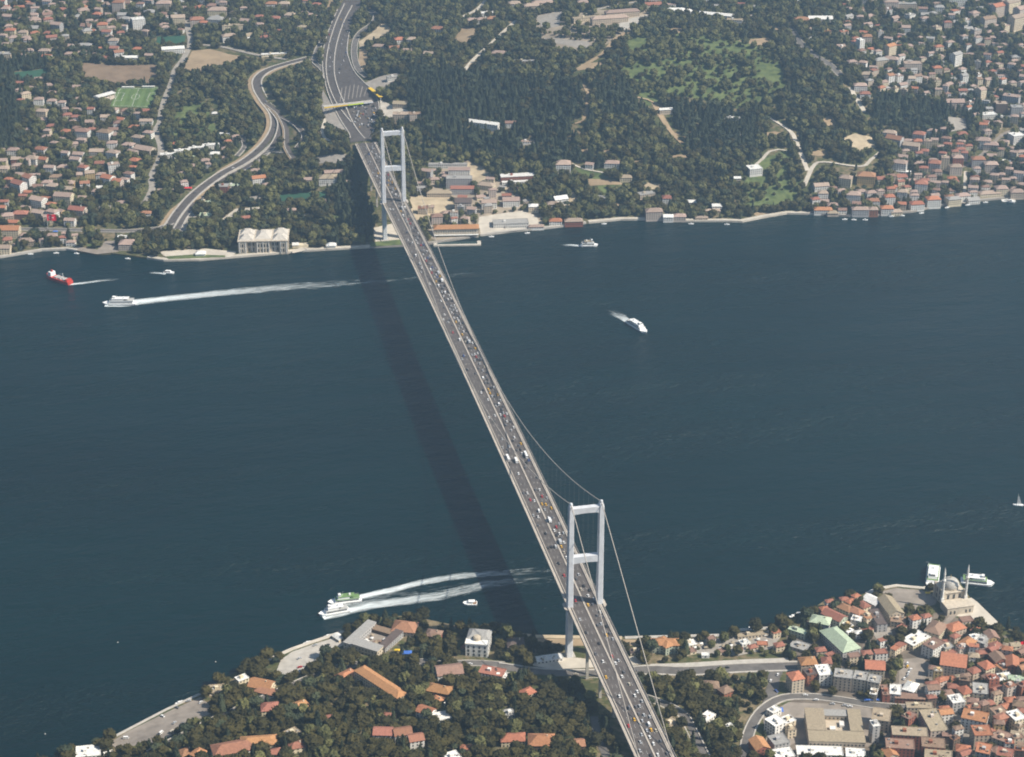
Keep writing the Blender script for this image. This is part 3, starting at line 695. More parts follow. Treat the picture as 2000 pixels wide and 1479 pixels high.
def house(u, v, w, d, fl, rot=0.0, kind='hip', wk='w', rk='r', zone='', fh=3.0, at_h=0.6, label=None, cat=None, name='house', group=None, chim=None, keep=False, pos=None):
    h = fl*fh
    p = pos if pos is not None else ground(u, v, h*at_h)
    rz = -YAW+math.radians(rot); c, s_ = math.cos(rz), math.sin(rz)
    a, e = w/2+1.0, d/2+1.0
    occ_poly([(p.x+c*X-s_*Y, p.y+s_*X+c*Y) for X, Y in ((-a,-e),(a,-e),(a,e),(-a,e))], 2 if keep else 1)
    HOUSES.append(dict(p=p, w=w, d=d, fl=fl, fh=fh, rz=rz, kind=kind, wk=wk, rk=rk, zone=zone, label=label, cat=cat, name=name, group=group, chim=RND.random() < 0.4 if chim is None else chim, keep=keep))
    return HOUSES[-1]
def ridge(u1, v1, u2, v2, d, fl, kind, wk, rk, zone, fh=3.0, label=None, **k):
    """house whose roof centre line runs between two pixels at roof height"""
    h = fl*fh+1.0
    A = ground(u1, v1, h); B = ground(u2, v2, h); dx = B-A; dx.z = 0
    q = house(0, 0, dx.length, d, fl, 0, kind, wk, rk, zone, fh, label=label, pos=(A+B)/2, **k)
    q['rz'] = math.atan2(dx.y, dx.x)
    if dx.length < d: q['w'], q['d'] = d, dx.length; q['rz'] += math.pi/2
    c, s_ = math.cos(q['rz']), math.sin(q['rz']); a, e = q['w']/2+1, q['d']/2+1; p = q['p']
    occ_poly([(p.x+c*X-s_*Y, p.y+s_*X+c*Y) for X, Y in ((-a,-e),(a,-e),(a,e),(-a,e))], 2)
    return q
RW = {'hip': 'hipped', 'gable': 'gabled', 'flat': 'flat'}
ANCH = [(265,190,'beside the green football pitch'),(400,120,'below the dry tan field'),(235,145,'around the bare brown field'),(335,78,'by the upper green court'),(60,145,'by the lower green court'),(315,240,'along the hillside street'),(380,295,'by the long white terrace row'),(380,235,'by the terraced hillside lawn'),
 (103,430,'near the big red flag'),(250,480,'on the far shore promenade'),(430,395,'between viaduct road and palace'),(180,330,'on the slope below the pitch'),(40,300,'on the leafy western slope'),(60,370,'above the far shore road'),(20,470,'at the far shore edge'),(90,40,'in the upper far suburb'),(260,30,'by the tall hilltop block'),(430,40,'on the hill behind the dry field'),(30,100,'beside the far cypress grove'),(120,220,'among gardens west of the pitch'),
 (550,20,'left of the highway'),(800,90,'in the villa row by the highway'),(940,50,'by the square bare lot'),(785,215,'by the toll plaza offices'),(645,345,'in the park left of the bridge'),(500,345,'under the viaduct slip road'),(890,345,'behind the orange roofed boathouse'),(1000,350,'right of the far bridge foot'),(1000,440,'in the far waterfront yard'),(1100,330,'by the villa lawn'),(1100,400,'by the sandy path'),(1280,415,'at the foot of the wooded hill'),(1470,340,'by the garden meadow'),(1430,230,'up in the wooded hill'),
 (1190,40,'by the hilltop car park'),(1420,40,'on the hilltop terrace'),(1590,50,'at the head of the ridge street'),(1680,275,'by the sandy court'),(1690,160,'along the ridge street'),(1640,370,'near the lane above the meadow'),(1690,412,'on the crowded far waterfront'),(1830,395,'on the far waterfront point'),(1930,385,'by the far landing stage'),(1770,290,'on the steep lane right of the court'),(1850,320,'in the packed far quarter'),(1940,300,'above the packed far quarter'),(1760,150,'below the slender white block'),(1880,155,'in the valley of tall gables'),(1960,210,'by the dark grove'),(1970,30,'among the hilltop apartment rows'),(1750,40,'in the hazy upper quarter'),(1870,100,'near the tall white gable'),(1800,200,'above the dark grove'),
 (790,1225,'by the grey waterfront complex'),(500,1335,'between plaza and waterfront car park'),(170,1465,'beyond the waterfront car park'),(1010,1255,'beside the white waterfront villa'),(880,1310,'above the coast road'),(740,1335,'on the upper wooded slope'),(840,1380,'in the middle of the wooded slope'),(780,1432,'in the lower wooded slope'),(470,1455,'above the car park woods'),(550,1378,'beside the coast road woods'),(1050,1445,'in the woods under the bridge'),(1300,1255,'on the stone waterfront terrace'),(1400,1340,'below the coast avenue'),(1330,1410,'beside the winding side street'),(1480,1450,'inside the curved street'),
 (1620,1240,'among the green roofed halls'),(1660,1190,'in the lane of small cafes'),(1740,1180,'on the mosque plaza'),(1790,1250,'between plaza and square'),(1850,1230,'behind the mosque'),(1925,1245,'by the red parasols'),(1870,1290,'above the bazaar square'),(1660,1315,'along the coast avenue corner'),(1580,1300,'at the end of the avenue'),(1745,1345,'at the foot of the square'),(1620,1460,'beside the school courtyard'),(1515,1420,'west of the school courtyard'),(1720,1400,'east of the school courtyard'),(1790,1420,'around the triangular light well'),(1910,1345,'in the old quarter lanes'),(1960,1310,'at the eastern old quarter'),(1910,1410,'on the stepped old quarter rise'),(1960,1450,'at the top of the old quarter')]
ANC = None
def anchor(p):
    global ANC
    if ANC is None: ANC = [(ground(u, v), t) for u, v, t in ANCH]
    return min(ANC, key=lambda a: (a[0].x-p.x)**2+(a[0].y-p.y)**2)[1]
def auto_label(q):
    a, e = max(q['w'], q['d']), min(q['w'], q['d'])
    sh = 'long' if a/e > 1.9 else ('small' if a < 12.5 else ('big' if a > 21 else ''))
    noun = 'apartment block' if q.get('block') else 'house'
    L = '%s %s %s %s with %s %s roof %s' % (sh, NUM[min(q['fl'], 7)], WALLS[q['wk']][0], noun, RW[q['kind']], ROOFS[q['rk']][0], anchor(q['p']))
    k = L.split()
    if len(k) > 16 and sh: k = k[1:]
    if len(k) > 16: k.remove(NUM[min(q['fl'], 7)])
    return ' '.join(k)
def build_house(q):
    p = q['p']; z = float(min(hz(p.x, p.y), p.z+3)); w, d, fl, fh = q['w'], q['d'], q['fl'], q['fh']; h = fl*fh
    o = empty(q['name'], (p.x, p.y, z), q['rz'])
    lab = q['label'] or auto_label(q)
    tag(o, lab, q['cat'] or 'house', q['group'] or (None if q['label'] else lab))
    b = MB(); wall_mesh(b, w, d, h, q['kind']); b.build('wall', WM(q['wk']), o)
    b = MB(); r = roof_mesh(b, w, d, h, q['kind']); rf = b.build('roof', RM(q['rk']), o)
    if q['kind'] == 'flat':
        if w > 7:
            b = MB(); b.box(-w*.2, -w*.2+3.2, -1.5, 1.5, h+.15, h+2.6); b.build('stair_head', WM(q['wk']), rf)
    elif q['chim']:
        b = MB(); b.box(w*.2, w*.2+.9, -.9, -.1, h+.2, h+r+1.0); b.build('chimney', WM('c'), rf)
    if p.y < 300 and q['kind'] == 'flat' and w > 6:
        b = MB()
        for k in range(RND.randint(2, 5)):
            x, y, s_ = RND.uniform(-w*.38, w*.38), RND.uniform(-d*.36, d*.36), RND.uniform(.4, 1.0)
            b.box(x-s_, x+s_, y-s_*.7, y+s_*.7, h+.16, h+.5+s_)
        tag(b.build('rooftop_units', RM(RND.choice('gwtd')), rf), kind='stuff')
    b = MB(); window_mesh(b, w, d, fl, fh); tag(b.build('windows', GLASS, o), kind='stuff')
    return o

Z = {'L': 'on the far hillside left of the viaduct road', 'LS': 'near the far shore left of the viaduct road', 'LT': 'high behind the sports pitch on the far bank', 'C': 'among trees beside the highway on the far bank',
     'CS': 'at the far bridge foot right of the tower', 'V': 'in the wooded park on the far slope', 'R': 'in the crowded quarter right of the wooded hill', 'RS': 'on the far waterfront below the crowded quarter', 'RT': 'on the ridge behind the wooded hill',
     'NW': 'among trees on the near wooded slope', 'NS': 'on the near waterfront left of the bridge', 'NO': 'in the old quarter behind the mosque', 'NB': 'near the foot of the near bridge tower'}
def H_(zone, rows):
    for r in rows: house(*r[:5], rot=r[5], kind=r[6], wk=r[7], rk=r[8], zone=Z[zone], keep=True)
# far bank, left
H_('LS', [(26,296,17,12,3,0,'hip','w','r'),(32,314,14,11,3,0,'gable','k','r'),(79,294,18,13,3,-15,'hip','w','r'),(63,312,19,14,3,-15,'hip','w','r'),(86,314,13,11,3,-20,'gable','c','o'),(57,352,16,14,5,-35,'gable','w','r'),(37,364,20,14,5,-35,'gable','w','r'),(7,332,16,13,3,0,'hip','c','o'),
 (75,394,22,15,4,-25,'gable','w','r'),(125,388,26,16,5,-10,'gable','c','o'),(105,366,20,13,3,-15,'hip','b','r'),(134,372,16,12,3,-10,'gable','o','o'),(40,420,21,14,3,0,'hip','d','r'),(15,424,17,13,3,10,'hip','b','r'),(76,418,17,13,3,-20,'gable','p','r'),(152,412,24,15,3,-15,'gable','p','r'),(20,452,27,17,4,0,'gable','c','o'),
 (10,487,16,13,3,0,'gable','c','r'),(52,472,22,13,2,0,'hip','b','b'),(100,462,16,11,2,0,'hip','w','b'),(160,344,14,11,3,0,'gable','o','o'),(176,342,14,12,4,10,'gable','o','o'),(197,344,13,10,3,0,'hip','w','o'),(222,327,17,12,5,20,'flat','w','b'),(221,302,18,13,4,-20,'hip','w','r'),(195,322,14,11,3,0,'gable','b','r'),
 (251,286,18,13,3,-15,'hip','w','r'),(283,294,30,17,3,-25,'gable','b','o'),(270,271,18,12,3,-20,'hip','w','r'),(290,262,15,11,3,-20,'hip','w','r'),(205,262,22,15,4,-20,'hip','w','b'),(160,260,24,15,4,-10,'hip','w','b'),(190,297,22,13,2,0,'gable','g','b'),(125,328,18,12,2,-10,'hip','b','r'),(112,347,22,12,2,0,'hip','c','b'),(166,361,14,11,3,10,'gable','w','r'),(197,367,15,11,1,0,'flat','w','w'),(92,358,15,11,2,0,'hip','w','r'),
 (252,478,26,18,3,0,'hip','p','r'),(240,464,18,9,1,0,'flat','w','w'),(238,398,15,10,2,0,'hip','p','r'),(205,405,16,9,1,0,'flat','b','g'),(285,418,15,10,2,0,'hip','w','r'),(325,372,26,8,1,0,'flat','b','r'),(437,368,15,14,4,0,'flat','k','g'),(455,364,20,11,2,10,'flat','w','n'),(402,396,20,9,2,0,'flat','c','n'),(404,422,20,13,2,0,'flat','c','n')])
H_('L', [(82,220,18,13,3,-10,'hip','c','r'),(86,234,19,11,1,0,'hip','w','r'),(132,226,14,11,2,10,'hip','c','r'),(207,230,16,12,2,0,'gable','w','b'),(232,243,16,12,3,10,'hip','w','b'),(286,238,20,11,2,0,'gable','w','r'),(178,216,11,9,3,0,'gable','w','r'),(50,186,15,10,3,30,'hip','c','b'),(95,168,14,11,2,0,'hip','w','r'),(121,203,12,10,3,0,'hip','w','b'),(148,230,15,10,2,0,'hip','w','r'),
 (262,250,17,11,2,0,'hip','w','o'),(175,240,14,11,2,0,'gable','b','r'),(330,303,26,9,2,12,'flat','w','w'),(356,296,26,9,2,12,'flat','w','w'),(383,290,26,9,2,12,'flat','w','w'),(412,285,26,9,2,12,'flat','w','w'),(342,283,11,9,2,0,'hip','w','o'),(420,302,17,10,2,0,'hip','w','w'),(370,308,24,10,1,0,'flat','b','n'),(422,222,13,8,1,0,'hip','w','w'),(438,262,18,6,1,0,'flat','w','w')])
H_('LT', [(10,108,22,15,3,0,'flat','c','g'),(87,102,19,12,3,0,'hip','c','b'),(58,100,14,10,2,0,'hip','w','r'),(136,107,16,11,2,0,'hip','c','r'),(232,106,16,12,4,20,'gable','w','r'),(270,96,18,11,1,0,'hip','c','o'),(222,83,17,13,4,0,'hip','w','r'),(257,114,28,10,2,0,'gable','w','w'),(338,98,38,13,3,12,'gable','w','w'),(447,73,24,14,3,20,'hip','w','r'),(485,71,18,13,2,40,'gable','w','t'),(455,53,38,12,3,12,'flat','c','t'),(422,40,28,18,3,-10,'hip','w','g'),
 (270,44,22,18,6,20,'flat','w','w'),(348,38,24,16,4,10,'gable','c','b'),(385,42,24,16,4,10,'hip','p','r'),(425,22,34,18,3,0,'hip','c','r'),(232,12,20,18,7,0,'hip','p','r'),(320,10,26,18,4,0,'hip','b','b'),(20,62,18,13,3,0,'hip','c','o'),(45,66,16,12,3,0,'hip','c','b'),(165,90,24,12,2,0,'hip','g','g')])
# far bank, by the highway and the bridge foot
H_('C', [(530,10,20,14,3,0,'hip','w','r'),(555,10,20,14,3,0,'hip','p','r'),(567,32,20,14,3,0,'hip','p','r'),(595,28,18,13,2,0,'hip','p','r'),(590,56,15,11,3,0,'hip','c','t'),(780,80,16,13,3,10,'hip','w','o'),(806,80,18,13,3,-10,'hip','w','o'),(742,92,24,12,2,-10,'hip','w','r'),(770,95,17,11,2,10,'gable','w','r'),(799,101,19,12,2,-10,'gable','w','r'),(839,108,18,12,3,-15,'gable','w','r'),
 (855,59,22,14,3,-15,'hip','w','r'),(922,41,18,13,2,0,'hip','w','r'),(940,40,16,13,2,0,'hip','w','r'),(962,38,18,13,2,0,'hip','p','r'),(957,27,32,12,2,8,'flat','w','w'),(975,104,24,14,1,-10,'hip','w','b'),(782,204,22,13,2,-8,'gable','b','t'),(785,226,28,15,3,0,'flat','b','b'),(812,226,20,12,3,10,'flat','p','b'),(770,152,24,10,2,15,'flat','w','g'),(945,242,50,11,2,-22,'gable','w','w'),(997,242,16,10,2,0,'gable','w','b'),
 (537,106,46,8,1,12,'flat','c','w'),(640,350,26,16,3,5,'hip','w','t'),(652,338,28,11,2,10,'gable','c','o'),(505,352,20,12,4,20,'gable','w','o'),(500,335,16,10,2,0,'hip','w','o')])
H_('CS', [(875,323,58,9,2,0,'flat','w','g'),(897,336,32,12,4,0,'gable','w','r'),(897,354,38,15,5,0,'flat','g','g'),(903,371,34,12,3,0,'gable','g','r'),(905,398,24,18,4,0,'gable','p','d'),(858,378,36,13,2,0,'hip','b','t'),(950,363,24,14,2,-20,'hip','c','b'),(955,398,22,13,3,5,'gable','w','r'),(998,394,24,14,3,5,'gable','w','r'),(1010,345,50,14,2,8,'flat','k','w'),(1008,356,42,7,1,8,'flat','w','w'),(870,340,10,8,2,0,'hip','p','r'),
 (848,352,14,10,2,10,'hip','p','o'),(826,410,14,11,3,0,'flat','b','p' if False else 'r'),(840,408,12,10,3,0,'flat','c','b'),(997,436,50,18,2,6,'flat','w','g'),(1010,442,34,8,1,6,'flat','w','g'),(1047,443,22,9,1,4,'hip','w','r'),(1085,433,18,12,2,0,'hip','w','o'),(1120,433,26,13,2,4,'hip','k','r'),(1094,391,20,14,3,20,'gable','w','w'),(1080,400,18,12,2,0,'hip','w','b'),(1042,406,14,11,3,0,'hip','c','w')])
H_('V', [(1100,324,22,18,4,0,'hip','w','r'),(1152,323,12,10,2,-15,'gable','w','o'),(1195,320,22,13,2,-5,'hip','w','b'),(1222,348,18,12,2,0,'hip','c','t'),(1302,391,13,13,4,0,'hip','w','r'),(1262,380,24,12,2,20,'flat','b','g'),(1473,331,20,18,3,15,'flat','w','w'),(1350,395,14,10,1,0,'gable','w','w'),(1400,404,14,10,2,0,'gable','w','w'),(1430,231,24,7,1,0,'flat','g','w'),(1300,216,20,8,2,10,'gable','b','w'),(1030,277,22,9,1,0,'flat','w','r'),(1175,386,18,8,1,-20,'gable','w','g'),(1440,350,10,8,2,0,'gable','b','w')])
H_('RS', [(1277,417,24,15,4,4,'hip','p','r'),(1305,425,14,11,2,0,'gable','w','w'),(1327,424,18,12,2,0,'hip','p','r'),(1370,426,18,8,1,0,'hip','b','o'),(1392,412,22,8,1,0,'hip','b','b'),(1692,347,26,18,4,-10,'hip','o','r'),(1652,352,18,14,4,-20,'hip','c','r'),(1603,364,22,13,2,10,'gable','w','r'),(1607,380,14,12,3,0,'hip','w','r'),(1667,384,20,15,4,-10,'hip','w','r'),(1799,364,18,15,5,-10,'hip','w','r'),(1762,379,14,12,4,-10,'hip','w','r'),(1822,393,20,14,4,8,'hip','w','o'),(1790,401,20,13,3,8,'hip','w','o'),
 (1732,410,18,13,3,0,'hip','w','o'),(1750,412,16,12,3,6,'hip','c','b'),(1680,412,24,12,3,0,'hip','g','b'),(1705,412,13,12,3,0,'hip','k','r'),(1607,411,26,12,2,0,'hip','w','o'),(1626,416,16,11,1,0,'hip','b','t'),(1900,388,18,13,3,14,'gable','w','g'),(1880,385,20,12,3,14,'hip','w','r'),(1862,393,20,12,3,14,'hip','c','g'),(1932,379,32,13,2,10,'hip','c','o'),(1970,390,20,10,1,0,'flat','w','w'),(1705,395,18,12,3,0,'hip','w','r'),(1855,388,14,12,3,10,'hip','p','r'),(1645,412,12,9,2,0,'gable','w','b'),(1985,378,20,14,3,5,'hip','b','r'),(1955,372,18,14,4,5,'hip','c','o')])
H_('R', [(1757,322,22,15,4,-20,'hip','w','r'),(1765,336,22,8,1,-15,'flat','w','w'),(1825,324,18,15,5,-15,'hip','g','r'),(1846,316,12,12,6,-10,'flat','c','b'),(1780,288,24,15,4,-20,'gable','p','r'),(1747,275,24,16,4,-30,'gable','g','r'),(1738,262,20,13,3,-20,'hip','w','r'),(1795,266,18,14,4,-20,'hip','g','r'),(1812,282,12,10,5,-10,'flat','c','r'),(1692,148,20,13,3,0,'hip','p','r'),(1680,170,20,13,3,0,'hip','w','r'),(1689,186,16,12,3,0,'hip','w','r'),
 (1680,87,9,12,7,25,'flat','w','w'),(1693,77,15,13,5,0,'hip','p','r'),(1738,97,18,12,6,40,'gable','c','o'),(1867,113,18,12,6,40,'gable','w','g'),(1738,153,10,12,5,20,'gable','w','r'),(1755,154,10,12,5,20,'flat','w','b'),(1777,156,16,12,3,0,'gable','w','o'),(1792,153,12,10,4,15,'gable','w','b'),(1882,153,10,13,5,20,'gable','w','g'),(1911,160,9,12,5,20,'gable','c','b'),(1928,160,9,12,4,20,'gable','c','b'),(1915,182,12,14,6,35,'gable','c','b'),(1865,202,28,16,3,0,'gable','p','o'),(1975,195,26,16,6,-25,'flat','g','o'),(1955,208,18,14,5,0,'flat','d','b'),(1985,215,18,14,5,0,'flat','g','g'),(1930,225,24,14,2,10,'flat','w','w'),(1985,268,20,18,4,20,'flat','w','w'),(1960,230,22,10,1,0,'flat','w','g'),
 (1782,128,28,16,4,0,'flat','p','r'),(1740,118,24,14,3,-20,'hip','g','b'),(1720,120,22,13,3,20,'hip','b','g'),(1920,278,22,15,4,-10,'hip','w','r'),(1935,285,22,14,3,-10,'hip','p','r'),(1870,312,16,13,4,0,'hip','k','b'),(1866,330,18,13,4,0,'hip','p','r'),(1910,315,20,14,4,0,'hip','g','r'),(1935,325,20,14,4,0,'hip','p','r'),(1965,315,14,8,1,0,'flat','w','w')])
H_('RT', [(1592,75,22,9,1,0,'flat','w','w'),(1592,58,26,12,1,0,'hip','w','r'),(1618,64,14,10,3,0,'flat','o','r'),(1602,38,40,15,2,0,'gable','w','w'),(1565,40,26,16,2,0,'hip','p','r'),(1400,32,58,12,3,-18,'gable','w','w'),(1435,42,26,13,3,-10,'flat','w','t'),(1320,22,34,14,2,0,'hip','w','w'),(1340,24,22,12,2,10,'hip','w','w'),(1190,38,62,15,3,14,'hip','b','r'),(1215,26,58,14,3,14,'hip','b','b'),(1150,36,56,11,2,18,'flat','c','t'),(1275,12,28,14,3,10,'gable','c','r'),(1060,8,38,14,3,12,'hip','c','r'),(1040,14,30,14,3,10,'hip','b','r'),(1005,10,22,16,3,0,'hip','w','r'),(1025,120,34,9,1,0,'flat','c','g'),
 (1950,18,30,16,6,35,'gable','p','o'),(1975,12,28,16,7,35,'gable','c','o'),(1985,42,26,16,7,35,'gable','c','b'),(1995,25,26,16,7,35,'gable','p','o'),(1930,42,24,14,5,25,'gable','p','b'),(1770,10,34,14,3,0,'flat','b','g'),(1870,2,30,14,4,0,'flat','w','w'),(1740,8,24,14,4,0,'hip','p','r')])
# random infill of the dense quarters (each standing where its own line of sight meets the hill)
def inside_px(P, u, v):
    c = False
    for i in range(len(P)):
        x1, y1 = P[i]; x2, y2 = P[i-1]
        if (y1 > v) != (y2 > v) and u < (x2-x1)*(v-y1)/(y2-y1)+x1: c = not c
    return c
def infill(zone, P, n, gap, wr, fr, kinds, walls, roofs, rots, avoid=()):
    us = [p[0] for p in P]; vs = [p[1] for p in P]; made = 0; tries = 0
    while made < n and tries < n*25:
        tries += 1
        u = RND.uniform(min(us), max(us)); v = RND.uniform(min(vs), max(vs))
        if not inside_px(P, u, v) or any(inside_px(a, u, v) for a in avoid): continue
        w = RND.uniform(*wr); d = w*RND.uniform(.62, .85); fl = RND.randint(*fr)
        p = ground(u, v, fl*1.8); s, t = st(p.x, p.y)
        oc = OF if t > 2150 else ON; r = max(w, d)*.5+gap
        aa = np.linspace(0, 6.28, 9); 
        if oc.get(s, t) or oc.get(s+np.cos(aa)*r, t+np.sin(aa)*r).any() or oc.get(s+np.cos(aa)*r*.5, t+np.sin(aa)*r*.5).any(): continue
        house(u, v, w, d, fl, RND.choice(rots)+RND.uniform(-8, 8), RND.choice(kinds), RND.choice(walls), RND.choice(roofs), Z[zone], pos=p); made += 1
infill('LT', [(0,0),(480,0),(480,50),(380,66),(290,62),(240,80),(130,76),(60,84),(0,78)], 95, 1.5, (12,20), (2,4), ['hip','hip','gable'], 'wwcbpg', 'rrobbg', [0,-15,20])
infill('LT', [(0,85),(150,84),(300,110),(290,122),(150,118),(0,120)], 12, 4, (11,16), (2,3), ['hip','gable'], 'wwcb', 'rrob', [0,-15,20])
infill('L', [(20,150),(150,165),(200,215),(300,215),(300,290),(120,290),(60,270),(40,200)], 34, 3, (11,16), (2,3), ['hip','hip','gable'], 'wwcb', 'rrobb', [0,-15,10])
infill('LS', [(0,290),(120,300),(290,300),(290,330),(180,390),(140,440),(0,440)], 42, 2, (11,18), (2,4), ['hip','gable','gable'], 'wwcbpo', 'rroob', [-25,-10,0])
infill('LS', [(0,455),(160,460),(160,480),(80,486),(0,500)], 12, 1.5, (10,16), (2,3), ['hip','gable'], 'wwcb', 'rrob', [0,10])
infill('R', [(1640,90),(1700,60),(1800,75),(1930,70),(2000,90),(2000,300),(1960,290),(1900,255),(1880,200),(1850,190),(1700,175),(1660,130)], 125, 2.5, (9,14.5), (2,4), ['hip','hip','gable','flat'], 'wwwwccbpg', 'rrobbg', [0,-20,20,35])
infill('R', [(1740,265),(1850,255),(2000,300),(2000,375),(1830,385),(1790,350),(1770,330)], 80, 2.0, (10,15), (2,4), ['hip','hip','hip','gable'], 'wwwbppgcc', 'rrrobb', [-20,-10,0])
infill('RT', [(1640,0),(2000,0),(2000,80),(1900,62),(1700,56),(1640,70)], 55, 2, (10,16), (2,4), ['hip','gable','flat'], 'wwcbpg', 'rrobgb', [0,20,35])
infill('RS', [(1590,350),(1800,340),(2000,372),(2000,382),(1840,400),(1790,410),(1720,414),(1590,416)], 34, 1, (10,16), (2,4), ['hip','gable'], 'wwcbpg', 'rrobb', [0,10])
infill('RT', [(960,0),(1560,0),(1540,28),(1300,12),(1040,4)], 14, 4, (12,18), (2,3), ['hip','flat'], 'wwcb', 'rrog', [0,15])
infill('LT', [(480,0),(640,0),(600,60),(500,80)], 10, 4, (12,18), (2,3), ['hip'], 'wwp', 'rr', [0])

# near bank: wooded slope and waterfront
def R_(zone, rows):
    for r in rows: ridge(*r[:9], zone=Z[zone], keep=True, **(r[9] if len(r) > 9 else {}))
R_('NS', [(768,1220,813,1224,19,2,'hip','b','r'),(833,1233,862,1237,12,2,'hip','k','b'),(990,1254,1024,1252,15,2,'hip','d','d'),(408,1345,446,1340,13,1,'flat','c','t'),(462,1326,482,1318,8,2,'flat','c','c' if False else 'w'),(490,1332,532,1336,15,2,'gable','c','o'),(500,1345,545,1350,10,1,'hip','c','r'),(148,1468,196,1462,16,2,'flat','w','w'),(205,1474,222,1468,9,1,'flat','w','w'),(905,1258,918,1262,9,1,'hip','p','r'),(655,1238,668,1246,7,1,'gable','c','w'),(1046,1286,1098,1280,9,1,'flat','w','w')])
R_('NW', [(852,1308,902,1304,17,3,'gable','w','b'),(938,1306,985,1312,13,2,'flat','w','r'),(960,1318,992,1318,9,1,'flat','w','w'),(702,1310,786,1350,12,3,'hip','c','o'),(662,1322,692,1310,12,2,'hip','d','o'),(835,1340,882,1346,13,2,'hip','k','o'),(846,1362,864,1366,9,1,'hip','k','o'),(818,1382,846,1388,11,2,'gable','w','o'),(843,1400,878,1394,12,1,'flat','w','w'),(730,1426,766,1426,12,3,'gable','w','r'),(769,1428,803,1424,12,3,'gable','w','r'),(798,1440,826,1436,11,3,'gable','w','r'),
 (415,1468,500,1446,17,2,'hip','w','r'),(470,1450,540,1440,14,2,'hip','c','o'),(510,1380,544,1376,13,2,'hip','c','r'),(572,1380,600,1370,12,2,'hip','d','o'),(978,1440,1026,1436,12,2,'hip','c','o'),(1032,1444,1083,1442,17,2,'hip','d','o'),(1110,1450,1141,1448,11,2,'gable','d','r'),(1019,1352,1041,1346,10,2,'hip','c','o'),(560,1432,582,1424,10,1,'flat','c','t'),(872,1370,890,1376,7,1,'flat','w','w'),(352,1470,376,1462,10,1,'hip','c','r'),(378,1474,396,1462,10,2,'hip','c','o'),(985,1392,1004,1388,10,2,'flat','w','g'),(870,1478,896,1472,12,2,'flat','w','w')])
R_('NB', [(1272,1252,1326,1252,12,3,'hip','n','o'),(1288,1244,1310,1260,11,3,'hip','n','o'),(1370,1334,1404,1336,12,2,'hip','b','b'),(1408,1348,1426,1342,10,2,'hip','k','b'),(1470,1452,1497,1450,16,3,'gable','k','o'),(1300,1412,1320,1406,9,1,'flat','c','t'),(1372,1402,1390,1392,9,1,'flat','w','w'),(1420,1412,1430,1424,7,2,'flat','w','w'),(1336,1256,1358,1252,9,1,'flat','c','w'),(1446,1254,1462,1250,8,1,'flat','w','w'),(1440,1240,1500,1234,6,1,'flat','b','t'),(1230,1270,1252,1268,8,1,'flat','c','d')])
